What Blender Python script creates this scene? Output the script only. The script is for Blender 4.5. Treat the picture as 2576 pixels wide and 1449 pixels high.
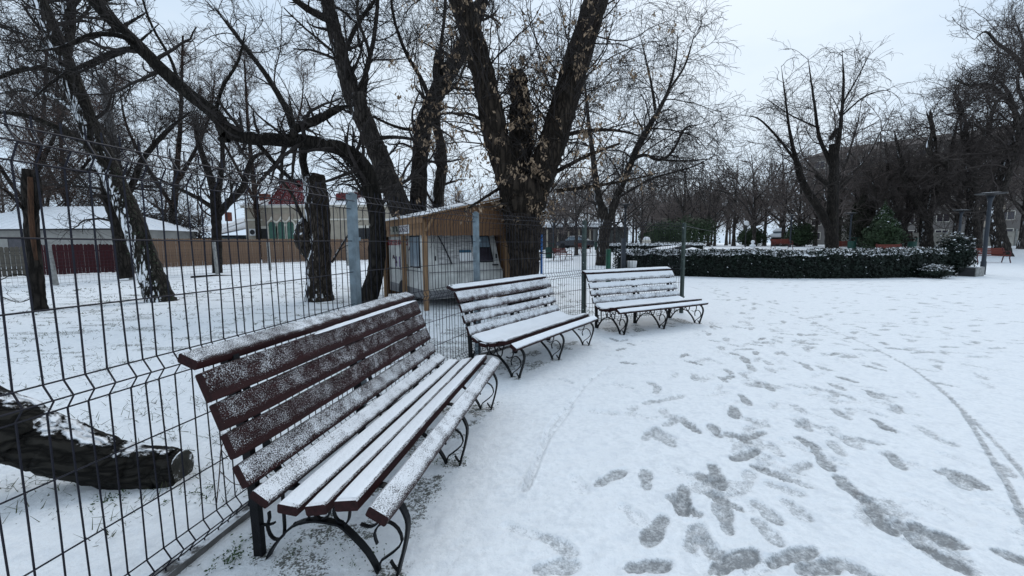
import bpy, math, random
import numpy as np
from mathutils import Vector, Matrix

random.seed(11)
RNG = np.random.default_rng(11)
scene = bpy.context.scene
COL = scene.collection
for o in list(bpy.data.objects):
    bpy.data.objects.remove(o)

# ------------------------------------------------------------------ camera
CAM_H = 1.5          # camera height above the snow, metres
FPX = 1070.0         # focal length in pixels of a 2576 px wide picture
PITCH = math.atan((724.5 - 614.0) / FPX)
ROLL = math.radians(0.4)
_fw = np.array([0, math.cos(PITCH), -math.sin(PITCH)])
_u0 = np.array([0, math.sin(PITCH), math.cos(PITCH)])
_r0 = np.array([1.0, 0, 0])
_up = _u0 * math.cos(ROLL) + _r0 * math.sin(ROLL)
_rt = _r0 * math.cos(ROLL) - _u0 * math.sin(ROLL)
cam_data = bpy.data.cameras.new('camera')
cam_data.sensor_width = 36.0
cam_data.lens = 36.0 * FPX / 2576.0
cam_data.clip_start = 0.05
cam_data.clip_end = 2000.0
cam = bpy.data.objects.new('camera', cam_data)
COL.objects.link(cam)
cam.matrix_world = Matrix(((_rt[0], _up[0], -_fw[0], 0), (_rt[1], _up[1], -_fw[1], 0),
                           (_rt[2], _up[2], -_fw[2], CAM_H), (0, 0, 0, 1)))
scene.camera = cam

# ------------------------------------------------------------------ sky, sun, exposure
SUN_ELEV, SUN_AZ = math.radians(48), math.radians(20)
world = bpy.data.worlds.new('World')
scene.world = world
world.use_nodes = True
wn, wl = world.node_tree.nodes, world.node_tree.links
wn.clear()
w_out = wn.new('ShaderNodeOutputWorld')
w_sky = wn.new('ShaderNodeTexSky')
w_sky.sky_type = 'NISHITA'
w_sky.sun_disc = False
w_sky.sun_elevation = SUN_ELEV
w_sky.sun_rotation = SUN_AZ
w_sky.dust_density = 4.0
w_b1 = wn.new('ShaderNodeBackground'); w_b1.inputs[1].default_value = 0.10
w_b2 = wn.new('ShaderNodeBackground'); w_b2.inputs[1].default_value = 0.97
w_mix = wn.new('ShaderNodeMixShader'); w_mix.inputs[0].default_value = 0.90
w_tc = wn.new('ShaderNodeTexCoord')
w_map = wn.new('ShaderNodeMapping'); w_map.inputs['Scale'].default_value = (1.0, 1.0, 2.2)
w_no = wn.new('ShaderNodeTexNoise'); w_no.inputs['Scale'].default_value = 1.6; w_no.inputs['Detail'].default_value = 5.0
w_ra = wn.new('ShaderNodeValToRGB')
w_ra.color_ramp.elements[0].position = 0.36; w_ra.color_ramp.elements[0].color = (0.57, 0.735, 0.93, 1)
w_ra.color_ramp.elements[1].position = 0.64; w_ra.color_ramp.elements[1].color = (0.76, 0.88, 1.0, 1)
wl.new(w_tc.outputs['Generated'], w_map.inputs[0]); wl.new(w_map.outputs[0], w_no.inputs['Vector'])
wl.new(w_no.outputs['Fac'], w_ra.inputs[0]); wl.new(w_ra.outputs[0], w_b2.inputs[0])
wl.new(w_sky.outputs[0], w_b1.inputs[0])
wl.new(w_b1.outputs[0], w_mix.inputs[1]); wl.new(w_b2.outputs[0], w_mix.inputs[2]); wl.new(w_mix.outputs[0], w_out.inputs[0])

sun_d = bpy.data.lights.new('sun', 'SUN')
sun_d.energy = 0.8
sun_d.angle = math.radians(30)
sun_d.color = (1.0, 0.97, 0.93)
sun = bpy.data.objects.new('sun', sun_d)
COL.objects.link(sun)
_sd = Vector((math.sin(SUN_AZ) * math.cos(SUN_ELEV), math.cos(SUN_AZ) * math.cos(SUN_ELEV), math.sin(SUN_ELEV)))
sun.rotation_euler = _sd.to_track_quat('Z', 'Y').to_euler()
sun.location = (0, 0, 30)

scene.view_settings.view_transform = 'Standard'
scene.view_settings.look = 'None'
scene.view_settings.gamma = 1.0
scene.view_settings.exposure = 0.10
scene.view_settings.use_curve_mapping = False
scene.render.engine = 'CYCLES'
scene.cycles.max_bounces = 5
scene.cycles.diffuse_bounces = 3
scene.cycles.glossy_bounces = 2
scene.cycles.transmission_bounces = 3
scene.cycles.transparent_max_bounces = 6
scene.cycles.caustics_reflective = False
scene.cycles.caustics_refractive = False
scene.cycles.use_denoising = True
scene.render.film_transparent = False

# ------------------------------------------------------------------ helpers
def ray(x, y):
    return _fw * FPX + _rt * (x - 1288.0) + _up * (724.5 - y)

def at(x, y, Y):
    """the point at forward distance Y on the sight line of a picture point"""
    d = ray(x, y)
    return np.array([0, 0, CAM_H]) + d * (Y / d[1])

def on_ground(x, y, z=0.0):
    d = ray(x, y)
    return np.array([0, 0, CAM_H]) + d * ((z - CAM_H) / d[2])

def sstep(a, b, x):
    t = np.clip((np.asarray(x, float) - a) / (b - a), 0, 1)
    return t * t * (3 - 2 * t)

def terrain(x, y):
    """broad shape of the land: flat park, a bank beyond the flower bed"""
    x = np.asarray(x, float); y = np.asarray(y, float)
    return 0.95 * sstep(27, 46, y) * sstep(-2, 9, x)

def vnoise(x, y, seed=0):
    x = np.asarray(x, float); y = np.asarray(y, float)
    xi = np.floor(x).astype(np.int64); yi = np.floor(y).astype(np.int64)
    xf = x - xi; yf = y - yi
    def h(a, b):
        n = (a * 374761393 + b * 668265263 + seed * 974634777) & 0xFFFFFFFF
        n = ((n ^ (n >> 13)) * 1274126177) & 0xFFFFFFFF
        n = n ^ (n >> 16)
        return (n & 0xFFFF) / 65535.0
    u = xf * xf * (3 - 2 * xf); v = yf * yf * (3 - 2 * yf)
    return (h(xi, yi) * (1 - u) + h(xi + 1, yi) * u) * (1 - v) + (h(xi, yi + 1) * (1 - u) + h(xi + 1, yi + 1) * u) * v

def fnoise(x, y, seed=0, octv=3):
    s = 0; a = 0.5; f = 1.0
    for i in range(octv):
        s = s + a * vnoise(x * f, y * f, seed + i * 7); a *= 0.5; f *= 2.03
    return s

def np_mesh(name, V, quads=None, tris=None):
    me = bpy.data.meshes.new(name)
    V = np.asarray(V, np.float32).reshape(-1, 3)
    nq = 0 if quads is None else len(quads); nt = 0 if tris is None else len(tris)
    me.vertices.add(len(V)); me.vertices.foreach_set('co', V.ravel())
    parts = []
    if nq: parts.append(np.asarray(quads, np.int32).ravel())
    if nt: parts.append(np.asarray(tris, np.int32).ravel())
    idx = np.concatenate(parts)
    me.loops.add(len(idx)); me.loops.foreach_set('vertex_index', idx)
    me.polygons.add(nq + nt)
    starts = np.concatenate([np.arange(nq, dtype=np.int32) * 4, nq * 4 + np.arange(nt, dtype=np.int32) * 3])
    me.polygons.foreach_set('loop_start', starts)
    me.update(calc_edges=True)
    return me

def link(name, me, m=None, parent=None, smooth=False, loc=None):
    o = bpy.data.objects.new(name, me)
    COL.objects.link(o)
    if m is not None and len(me.materials) == 0: me.materials.append(m)
    if smooth and len(me.polygons): me.polygons.foreach_set('use_smooth', [True] * len(me.polygons))
    if loc is not None: o.location = loc
    if parent is not None: o.parent = parent
    return o

def tag(o, label=None, cat=None, group=None, kind=None):
    if label: o['label'] = label
    if cat: o['category'] = cat
    if group: o['group'] = group
    if kind: o['kind'] = kind
    return o

def empty(name, loc=(0, 0, 0), rz=0.0):
    o = bpy.data.objects.new(name, None)
    o.empty_display_size = 0.2
    COL.objects.link(o)
    o.location = loc; o.rotation_euler = (0, 0, rz)
    return o

def copy_tree(o, parent=None):
    c = o.copy(); COL.objects.link(c); c.parent = parent
    for ch in list(o.children): copy_tree(ch, c)
    return c

class MB:
    """collects simple solids and links them as ONE mesh object"""
    def __init__(s): s.v = []; s.f = []
    def add(s, V, F):
        b = len(s.v); s.v.extend([tuple(map(float, p)) for p in V]); s.f.extend([tuple(i + b for i in f) for f in F]); return s
    def box(s, c, d, rz=0.0, M=None):
        x, y, z = d[0] / 2, d[1] / 2, d[2] / 2
        V = [(-x, -y, -z), (x, -y, -z), (x, y, -z), (-x, y, -z), (-x, -y, z), (x, -y, z), (x, y, z), (-x, y, z)]
        R = Matrix.Rotation(rz, 3, 'Z') if M is None else M
        return s.add([R @ Vector(p) + Vector(c) for p in V], [(0, 3, 2, 1), (4, 5, 6, 7), (0, 1, 5, 4), (1, 2, 6, 5), (2, 3, 7, 6), (3, 0, 4, 7)])
    def bar(s, a, b, w, t, up=(0, 0, 1)):
        """rectangular bar from a to b, w across (perpendicular to up), t along up"""
        a = Vector(a); b = Vector(b); d = (b - a); L = d.length; d.normalize()
        u = Vector(up); sd = d.cross(u)
        if sd.length < 1e-5: sd = d.cross(Vector((1, 0, 0)))
        sd.normalize(); u = sd.cross(d).normalized()
        V = []
        for p in (a, b):
            for i, j in ((-1, -1), (1, -1), (1, 1), (-1, 1)): V.append(p + sd * (w / 2 * i) + u * (t / 2 * j))
        return s.add(V, [(3, 2, 1, 0), (4, 5, 6, 7), (0, 1, 5, 4), (1, 2, 6, 5), (2, 3, 7, 6), (3, 0, 4, 7)])
    def poly(s, pts, ext):
        """a flat polygon pushed along vector ext"""
        n = len(pts); e = Vector(ext); P = [Vector(p) for p in pts]
        return s.add(P + [p + e for p in P], [tuple(range(n))[::-1], tuple(range(n, 2 * n))] + [(i, (i + 1) % n, n + (i + 1) % n, n + i) for i in range(n)])
    def strip(s, pts, w, t, side):
        """flat bar following pts, w wide along 'side', t thick"""
        P = [Vector(p) for p in pts]; sd = Vector(side).normalized(); n = len(P); V = []; F = []
        for i, p in enumerate(P):
            d = (P[min(i + 1, n - 1)] - P[max(i - 1, 0)]).normalized(); nn = sd.cross(d).normalized()
            for a, b in ((-1, -1), (1, -1), (1, 1), (-1, 1)): V.append(p + sd * (w / 2 * a) + nn * (t / 2 * b))
        for i in range(n - 1):
            for k in range(4):
                F.append((i * 4 + k, i * 4 + (k + 1) % 4, i * 4 + 4 + (k + 1) % 4, i * 4 + 4 + k))
        F += [(3, 2, 1, 0), tuple(4 * (n - 1) + k for k in range(4))]
        return s.add(V, F)
    def tube(s, pts, r, sides=6):
        V, F = tube_geo(np.array(pts, float), np.full(len(pts), r) if np.isscalar(r) else np.asarray(r, float), sides)
        n = len(pts)
        return s.add(V, [tuple(f) for f in F] + [tuple(range(sides))[::-1], tuple(range((n - 1) * sides, n * sides))])
    def lathe(s, prof, c=(0, 0, 0), n=16):
        V = []; F = []
        for r, z in prof:
            for k in range(n):
                a = 2 * math.pi * k / n; V.append((c[0] + r * math.cos(a), c[1] + r * math.sin(a), c[2] + z))
        for i in range(len(prof) - 1):
            for k in range(n): F.append((i * n + k, i * n + (k + 1) % n, (i + 1) * n + (k + 1) % n, (i + 1) * n + k))
        F += [tuple(range(n))[::-1], tuple(range((len(prof) - 1) * n, len(prof) * n))]
        return s.add(V, F)
    def mesh(s, name):
        me = bpy.data.meshes.new(name); me.from_pydata(s.v, [], s.f); me.update(); return me
    def build(s, name, m, parent=None, smooth=False, loc=None):
        return link(name, s.mesh(name), m, parent, smooth, loc)

def tube_geo(P, R, sides):
    n = len(P)
    T = np.zeros_like(P); T[1:-1] = P[2:] - P[:-2]; T[0] = P[1] - P[0]; T[-1] = P[-1] - P[-2]
    T /= np.linalg.norm(T, axis=1)[:, None] + 1e-9
    ref = np.array([0, 0, 1.0]) if abs(T[0][2]) < 0.9 else np.array([1.0, 0, 0])
    V = np.zeros((n, sides, 3)); a = np.arange(sides) * 2 * math.pi / sides
    N = np.cross(T[0], ref); N /= np.linalg.norm(N)
    for i in range(n):
        N = N - T[i] * (N @ T[i]); N /= np.linalg.norm(N) + 1e-9
        B = np.cross(T[i], N)
        V[i] = P[i] + R[i] * (np.cos(a)[:, None] * N + np.sin(a)[:, None] * B)
    i = np.arange(n - 1)[:, None] * sides; k = np.arange(sides)[None, :]; k2 = (k + 1) % sides
    F = np.stack([i + k, i + k2, i + sides + k2, i + sides + k], -1).reshape(-1, 4)
    return V.reshape(-1, 3), F

def spline(pts, n):
    """Catmull-Rom through pts (rows of any width), n samples"""
    P = np.asarray(pts, float)
    if len(P) < 3: return np.array([P[0] + (P[-1] - P[0]) * t for t in np.linspace(0, 1, n)])
    Q = np.vstack([2 * P[0] - P[1], P, 2 * P[-1] - P[-2]])
    seg = len(P) - 1; out = []
    for t in np.linspace(0, seg - 1e-6, n):
        i = int(t); f = t - i; a, b, c, d = Q[i], Q[i + 1], Q[i + 2], Q[i + 3]
        out.append(0.5 * ((2 * b) + (-a + c) * f + (2 * a - 5 * b + 4 * c - d) * f * f + (-a + 3 * b - 3 * c + d) * f ** 3))
    return np.array(out)

# ------------------------------------------------------------------ materials
SNOW = (0.86, 0.875, 0.90)
def new_mat(name):
    m = bpy.data.materials.new(name); m.use_nodes = True
    nt = m.node_tree; b = nt.nodes['Principled BSDF']
    return m, nt.nodes, nt.links, b

def nd(nodes, t, **kw):
    n = nodes.new(t)
    for k, v in kw.items():
        if k in n.inputs: n.inputs[k].default_value = v
        else: setattr(n, k, v)
    return n

def math_n(nodes, links, op, a, b=None, clamp=False):
    n = nodes.new('ShaderNodeMath'); n.operation = op; n.use_clamp = clamp
    for i, v in enumerate((a, b)):
        if v is None: continue
        if isinstance(v, (int, float)): n.inputs[i].default_value = v
        else: links.new(v, n.inputs[i])
    return n.outputs[0]

def ramp(nodes, links, src, p0, p1, c0=(0, 0, 0, 1), c1=(1, 1, 1, 1)):
    r = nodes.new('ShaderNodeValToRGB')
    r.color_ramp.elements[0].position = p0; r.color_ramp.elements[0].color = c0
    r.color_ramp.elements[1].position = p1; r.color_ramp.elements[1].color = c1
    links.new(src, r.inputs[0]); return r.outputs[0]

def mixc(nodes, links, fac, a, b):
    n = nodes.new('ShaderNodeMix'); n.data_type = 'RGBA'
    for k, v in ((0, fac), (6, a), (7, b)):
        if isinstance(v, (int, float)): n.inputs[k].default_value = v
        elif isinstance(v, tuple): n.inputs[k].default_value = (*v, 1) if len(v) == 3 else v
        else: links.new(v, n.inputs[k])
    return n.outputs[2]

def mat(name, base, rough=0.75, var=0.35, scale=6.0, bump=0.25, bscale=40.0, stretch=(1, 1, 1), snow=None, metal=0.0, spec=0.3, col2=None):
    """weathered surface: base colour with noise, bump; optional snow lying on faces that look along snow['dir']"""
    m, N, L, b = new_mat(name)
    tc = nd(N, 'ShaderNodeTexCoord'); mp = nd(N, 'ShaderNodeMapping'); mp.inputs['Scale'].default_value = stretch
    L.new(tc.outputs['Object'], mp.inputs[0])
    n1 = nd(N, 'ShaderNodeTexNoise', Scale=scale, Detail=5.0, Roughness=0.6); L.new(mp.outputs[0], n1.inputs['Vector'])
    lo = tuple(c * (1 - var) for c in base); hi = tuple(min(1, c * (1 + var)) for c in base) if col2 is None else col2
    col = mixc(N, L, ramp(N, L, n1.outputs['Fac'], 0.33, 0.68), lo, hi)
    n2 = nd(N, 'ShaderNodeTexNoise', Scale=bscale, Detail=4.0); L.new(mp.outputs[0], n2.inputs['Vector'])
    hgt = n2.outputs['Fac']
    rgh = rough
    if snow:
        ge = nd(N, 'ShaderNodeNewGeometry'); dt = nodes_dot(N, L, ge.outputs['Normal'], snow.get('dir', (0, 0, 1)))
        n3 = nd(N, 'ShaderNodeTexNoise', Scale=snow.get('scale', 9.0), Detail=5.0, Roughness=0.65)
        L.new(mp.outputs[0], n3.inputs['Vector'])
        s = math_n(N, L, 'ADD', math_n(N, L, 'MULTIPLY', dt, snow.get('k', 1.0)), math_n(N, L, 'MULTIPLY', n3.outputs['Fac'], snow.get('n', 1.0)))
        msk = ramp(N, L, math_n(N, L, 'MULTIPLY', s, 0.5), 0.5 * snow['thr'] - 0.02, 0.5 * snow['thr'] + 0.02)
        col = mixc(N, L, msk, col, SNOW)
        hgt = math_n(N, L, 'ADD', hgt, msk)
    L.new(col, b.inputs['Base Color'])
    b.inputs['Roughness'].default_value = rgh; b.inputs['Metallic'].default_value = metal
    b.inputs['Specular IOR Level'].default_value = spec
    if bump:
        bp = nd(N, 'ShaderNodeBump', Strength=bump, Distance=0.02); L.new(hgt, bp.inputs['Height']); L.new(bp.outputs[0], b.inputs['Normal'])
    return m

def nodes_dot(N, L, vec, d):
    v = Vector(d).normalized()
    n = N.new('ShaderNodeVectorMath'); n.operation = 'DOT_PRODUCT'; L.new(vec, n.inputs[0]); n.inputs[1].default_value = v
    return n.outputs['Value']

def bark(name, base, snow=None, scale=14.0, strength=0.9, stretch=(1, 1, 0.22)):
    """furrowed bark: ridges stretched along the trunk's height"""
    m, N, L, b = new_mat(name)
    tc = nd(N, 'ShaderNodeTexCoord'); mp = nd(N, 'ShaderNodeMapping'); mp.inputs['Scale'].default_value = stretch
    L.new(tc.outputs['Object'], mp.inputs[0])
    vo = nd(N, 'ShaderNodeTexVoronoi', Scale=scale); vo.feature = 'DISTANCE_TO_EDGE'
    dn = nd(N, 'ShaderNodeTexNoise', Scale=5.0, Detail=4.0); L.new(mp.outputs[0], dn.inputs['Vector'])
    ad = N.new('ShaderNodeVectorMath'); ad.operation = 'ADD'; L.new(mp.outputs[0], ad.inputs[0])
    sc = N.new('ShaderNodeVectorMath'); sc.operation = 'SCALE'; sc.inputs['Scale'].default_value = 0.25
    L.new(dn.outputs['Color'], sc.inputs[0]); L.new(sc.outputs[0], ad.inputs[1]); L.new(ad.outputs[0], vo.inputs['Vector'])
    rid = ramp(N, L, vo.outputs['Distance'], 0.0, 0.22)
    n1 = nd(N, 'ShaderNodeTexNoise', Scale=3.0, Detail=6.0); L.new(tc.outputs['Object'], n1.inputs['Vector'])
    c1 = mixc(N, L, ramp(N, L, n1.outputs['Fac'], 0.35, 0.7), tuple(c * 0.7 for c in base), tuple(c * 1.7 for c in base))
    col = mixc(N, L, rid, tuple(c * 0.35 for c in base), c1)
    hgt = rid
    if snow:
        ge = nd(N, 'ShaderNodeNewGeometry'); dt = nodes_dot(N, L, ge.outputs['Normal'], snow.get('dir', (0, 0, 1)))
        n3 = nd(N, 'ShaderNodeTexNoise', Scale=snow.get('scale', 3.0), Detail=6.0, Roughness=0.7); L.new(mp.outputs[0], n3.inputs['Vector'])
        s = math_n(N, L, 'ADD', math_n(N, L, 'MULTIPLY', dt, snow.get('k', 0.5)), n3.outputs['Fac'])
        s = math_n(N, L, 'ADD', s, math_n(N, L, 'MULTIPLY', rid, snow.get('r', 0.15)))
        msk = ramp(N, L, math_n(N, L, 'MULTIPLY', s, 0.5), 0.5 * snow['thr'] - 0.016, 0.5 * snow['thr'] + 0.016)
        col = mixc(N, L, msk, col, SNOW)
    L.new(col, b.inputs['Base Color']); b.inputs['Roughness'].default_value = 0.9; b.inputs['Specular IOR Level'].default_value = 0.15
    bp = nd(N, 'ShaderNodeBump', Strength=strength, Distance=0.03); L.new(hgt, bp.inputs['Height']); L.new(bp.outputs[0], b.inputs['Normal'])
    return m

M = {}
M['snow'] = mat('snow', SNOW, 0.7, 0.03, 4, 0.35, 60)
M['snow_dirty'] = mat('snow_dirty', (0.80, 0.81, 0.82), 0.75, 0.10, 9, 0.4, 45, col2=SNOW)
M['iron'] = mat('iron', (0.006, 0.0065, 0.008), 0.5, 0.4, 18, 0.15, 120, spec=0.14)
M['wire'] = mat('wire', (0.010, 0.010, 0.017), 0.5, 0.3, 20, 0.0, spec=0.22)
M['galv'] = mat('galv', (0.15, 0.19, 0.215), 0.55, 0.35, 9, 0.1, 60, metal=0.15)
M['green_post'] = mat('green_post', (0.035, 0.052, 0.046), 0.5, 0.35, 11, 0.1, 60, snow=dict(dir=(-1, -1, 0), thr=1.16, scale=20, k=0.5))
M['concrete'] = mat('concrete', (0.26, 0.26, 0.25), 0.85, 0.3, 7, 0.4, 60)
M['kerb'] = mat('kerb', (0.13, 0.125, 0.12), 0.85, 0.45, 9, 0.5, 60, snow=dict(thr=1.40, scale=7, k=0.95, n=1.0))
# ------------------------------------------------------------------ the fence line (posts) and the snow-covered ground
POSTS = [(-1.75, 0.83), (-1.29, 3.49), (-0.467, 5.62), (1.32, 7.78), (3.63, 9.03)]
BENCHES = [dict(p=(-0.538, 1.806), a=80.27), dict(p=(0.067, 4.635), a=55.56), dict(p=(1.838, 6.905), a=28.8)]

def grid_axis(lo, hi, d0, d1, step, grow):
    mid = list(np.arange(d0, d1, step)); r = []; x = d1; s = step
    while x < hi: r.append(x); s *= grow; x += s
    r.append(hi); l = []; x = d0; s = step
    while x > lo:
        s *= grow; x -= s; l.append(x)
    return np.array(l[::-1] + mid + r)

gx = grid_axis(-160, 230, -1.3, 3.6, 0.0135, 1.022)
gy = [-8.0]
while gy[-1] < 420:
    y = gy[-1]; gy.append(y + (0.35 if y < 1.2 else max(0.0105, 0.0068 * y)))
gy = np.array(gy)
GX, GY = np.meshgrid(gx, gy)
fence_x = np.interp(GY, [p[1] for p in POSTS] + [9.6], [p[0] for p in POSTS] + [5.0])
paved = sstep(-0.10, 0.12, GX - fence_x) * np.where(GY > 9.5, sstep(-0.5, 1.5, GX - (3.6 + (GY - 9.03) * 0.12)), 1.0)
GZ = terrain(GX, GY)
GZ += (fnoise(GX * 0.55, GY * 0.55, 3) - 0.45) * 0.05 * (1 - 0.5 * paved)
GZ += (fnoise(GX * 3.1, GY * 3.1, 5, 3) - 0.45) * (0.018 * (1 - paved) + 0.022 * paved)
GZ += (fnoise(GX * 13, GY * 13, 9, 3) - 0.45) * 0.014 * sstep(30, 8, GY)
GZ += (fnoise(GX * 42, GY * 42, 15, 2) - 0.37) * 0.0075 * sstep(9, 3, GY)
WET = np.zeros_like(GX)
SOIL_SHADE = np.zeros_like(GX)

def stamp(cx, cy, ang, L, W, wet, depth=0.010, shoe=True):
    R = L * 0.9
    j0, j1 = np.searchsorted(gx, [cx - R, cx + R]); i0, i1 = np.searchsorted(gy, [cy - R, cy + R])
    if j1 <= j0 or i1 <= i0: return
    X = GX[i0:i1, j0:j1] - cx; Y = GY[i0:i1, j0:j1] - cy
    u = X * math.cos(ang) + Y * math.sin(ang); v = -X * math.sin(ang) + Y * math.cos(ang)
    if shoe:
        v = v + 0.10 * W * np.sin(u / L * 4.0); a = 1 - np.sqrt(((u - 0.14 * L) / (0.37 * L)) ** 2 + (v / (0.5 * W)) ** 2)
        b = 1 - np.sqrt(((u + 0.27 * L) / (0.25 * L)) ** 2 + (v / (0.38 * W)) ** 2)
        d = np.maximum(a, b)
    else:
        d = 1 - np.sqrt((u / (0.5 * L)) ** 2 + (v / (0.5 * W)) ** 2)
    mk = sstep(-0.16, 0.18, d); rim = sstep(-0.45, -0.12, d) * sstep(0.12, -0.1, d)
    if shoe: mk = mk * (0.85 + 0.15 * np.sin(2 * math.pi * (u + 1.6 * v * v / W) / 0.047 + wet * 40) * np.sin(9 * v / W + u * 31))
    WET[i0:i1, j0:j1] = np.maximum(WET[i0:i1, j0:j1], mk * wet)
    GZ[i0:i1, j0:j1] += -depth * mk + 0.5 * depth * rim

# boot prints read off the path near the camera: picture points of toe and heel, wetness
_pr = [((460, 1020), (650, 890), .75), ((915, 985), (905, 1145), .95), ((1040, 885), (1115, 1010), .9), ((1070, 1030), (1120, 1150), .65),
       ((815, 1125), (735, 1295), .85), ((1310, 715), (1185, 775), .85), ((1275, 795), (1150, 890), .85), ((1185, 545), (1245, 605), .85),
       ((1155, 595), (1170, 675), .85), ((1225, 395), (1265, 435), .7), ((1300, 380), (1350, 400), .6), ((1280, 460), (1390, 560), .8), ((1475, 765), (1560, 805), .9),
       ((1530, 815), (1665, 925), .8), ((1655, 945), (1745, 1020), .85), ((1740, 1030), (1900, 1120), .9), ((1820, 1120), (1940, 1220), 1.0), ((1960, 1180), (2090, 1270), .8),
       ((2060, 1200), (2245, 1275), 1.0), ((2080, 1285), (2285, 1395), 1.0), ((1900, 825), (2000, 915), .75), ((1825, 660), (1955, 730), .85),
       ((1635, 612), (1725, 668), .7), ((1795, 520), (1875, 565), .75), ((1625, 485), (1700, 525), .7), ((1490, 490), (1605, 530), .5),
       ((1475, 680), (1560, 700), .5), ((1440, 595), (1510, 640), .55), ((2175, 910), (2320, 1010), .7), ((2040, 690), (2150, 745), .5), ((2130, 750), (2220, 780), .5),
       ((1040, 1410), (1275, 1310), .95), ((1000, 1260), (1100, 1330), .7), ((1350, 1395), (1540, 1285), .9), ((640, 1400), (845, 1365), .9),
       ((270, 1265), (335, 1295), .55), ((240, 1410), (350, 1370), .6), ((1255, 1080), (1385, 1165), .62), ((1420, 1080), (1500, 1130), .5),
       ((1285, 1190), (1360, 1250), .6), ((1330, 980), (1480, 1030), .42), ((1200, 660), (1340, 700), .6), ((785, 725), (875, 800), .65),
       ((810, 705), (925, 650), .6), ((735, 590), (790, 570), .6), ((820, 580), (905, 550), .6), ((955, 430), (985, 490), .6), ((960, 390), (1050, 360), .5),
       ((1540, 1410), (1600, 1380), .85), ((2330, 445), (2410, 475), .55), ((1640, 735), (1790, 815), .5), ((1460, 385), (1520, 405), .65), ((1555, 405), (1640, 430), .65),
       ((1255, 285), (1310, 295), .6), ((1340, 275), (1400, 290), .55), ((1440, 268), (1520, 295), .6), ((1120, 300), (1180, 310), .5), ((1580, 345), (1620, 355), .5),
       ((2010, 345), (2100, 335), .6), ((2150, 320), (2220, 360), .65), ((2105, 370), (2190, 390), .6), ((2300, 365), (2400, 358), .5), ((2350, 335), (2430, 345), .55),
       ((1985, 270), (2060, 285), .6), ((2260, 290), (2340, 305), .6), ((2360, 270), (2440, 285), .6), ((2030, 235), (2100, 240), .5), ((2140, 225), (2210, 240), .55),
       ((1730, 190), (1840, 192), .6), ((1890, 190), (1960, 200), .5), ((2340, 170), (2420, 178), .6), ((2450, 125), (2540, 140), .5),
       ((60, 1190), (190, 1230), .3), ((640, 1110), (700, 1150), .3), ((380, 950), (430, 1020), .25), ((420, 620), (600, 640), .33), ((300, 470), (380, 490), .3), ((530, 350), (620, 360), .3)]
def _cp(q): return ((1860 + q[0] * 0.7686) / 1.4907, (1060 + q[1] * 0.7686) / 1.4907)
for a, b, w in _pr:
    A = on_ground(*_cp(a)); B = on_ground(*_cp(b)); c = (A + B) / 2
    L = min(0.31, max(0.23, np.linalg.norm((A - B)[:2]) * 1.1))
    stamp(c[0], c[1], math.atan2(B[1] - A[1], B[0] - A[0]) + random.uniform(-.1, .1), L, 0.102 * random.uniform(.9, 1.15), w * .94, 0.011)
# strings of older prints leading over the square
for k in range(130):
    x = random.uniform(1.5, 22); y = random.uniform(5.0, 16.5); a = random.choice([0.2, 0.5, 2.9, 1.1, 1.5]) + random.uniform(-.3, .3)
    if x < np.interp(y, [5, 8, 10, 16], [1.6, 4.2, 5.2, 6.5]): continue
    for s in range(random.randint(4, 9)):
        side = 0.09 if s % 2 else -0.09
        px = x + math.cos(a) * s * 0.62 - math.sin(a) * side; py = y + math.sin(a) * s * 0.62 + math.cos(a) * side
        if py > 17 or px < np.interp(py, [3, 5, 8, 10, 16], [1, 1.4, 4.2, 5.0, 6.3]): continue
        stamp(px, py, a + random.uniform(-.15, .15), 0.30, 0.125, random.uniform(.35, .75), 0.008)
for k in range(190):                                    # the trodden strip leading away from the camera, older half filled prints
    f = random.random(); c = np.array([1.35, 1.9]) * (1 - f) + np.array([4.9, 8.6]) * f; w = 0.55 + 0.9 * f
    x = c[0] + random.gauss(0, w); y = c[1] + random.gauss(0, 0.5)
    if x < y * 0.16 + 0.2 or y < 1.75: continue
    stamp(x, y, random.choice([1.0, 1.2, 1.9, 2.3]) + random.uniform(-.4, .4), random.uniform(.22, .27), 0.095, random.choice([0.26, 0.36, 0.46, 0.58, 0.7, .8]), 0.010)
for k in range(60):
    x = random.uniform(0.3, 6.0); y = random.uniform(1.9, 7.5)
    if x < y * 0.2: continue
    stamp(x, y, random.uniform(0.2, 2.9), 0.29, 0.12, random.choice([0.18, 0.24, 0.32]), 0.008)
for k in range(5):                                      # smeared slush between prints
    c = on_ground(*_cp([(1300, 500), (1870, 1120), (2140, 1290), (1230, 800), (1090, 1000)][k]))
    stamp(c[0], c[1], random.uniform(0, 3), 0.42, 0.2, 0.40, 0.004, False)

def track(px, w, wet, depth):
    P = np.array([on_ground(*q)[:2] for q in px]); P = spline(P, 260)
    for i in range(len(P) - 1):
        m = (P[i] + P[i + 1]) / 2; d = P[i + 1] - P[i]; L = np.linalg.norm(d)
        stamp(m[0], m[1], math.atan2(d[1], d[0]), max(L * 1.9, w * 1.5), w, wet * random.uniform(.85, 1.0), depth * 0.4, False)
track([(2600, 1350), (2540, 1230), (2470, 1110), (2390, 1000), (2290, 925), (2160, 858), (2020, 800), (1900, 762), (1800, 738), (1740, 722)], 0.042, 0.60, 0.008)
track([(2620, 1250), (2540, 1150), (2450, 1060), (2370, 985), (2300, 930), (2240, 898)], 0.036, 0.52, 0.006)
# a faint sled line and the edge of the paved square under the snow
track([(1370, 1120), (1385, 1070), (1440, 1010), (1480, 960), (1530, 920)], 0.05, 0.22, 0.006)
track([(1320, 1230), (1345, 1180), (1375, 1110), (1440, 1020)], 0.05, 0.22, 0.006)
track([(1800, 792), (2000, 781), (2250, 780), (2600, 800)], 0.07, 0.30, 0.010)
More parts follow.
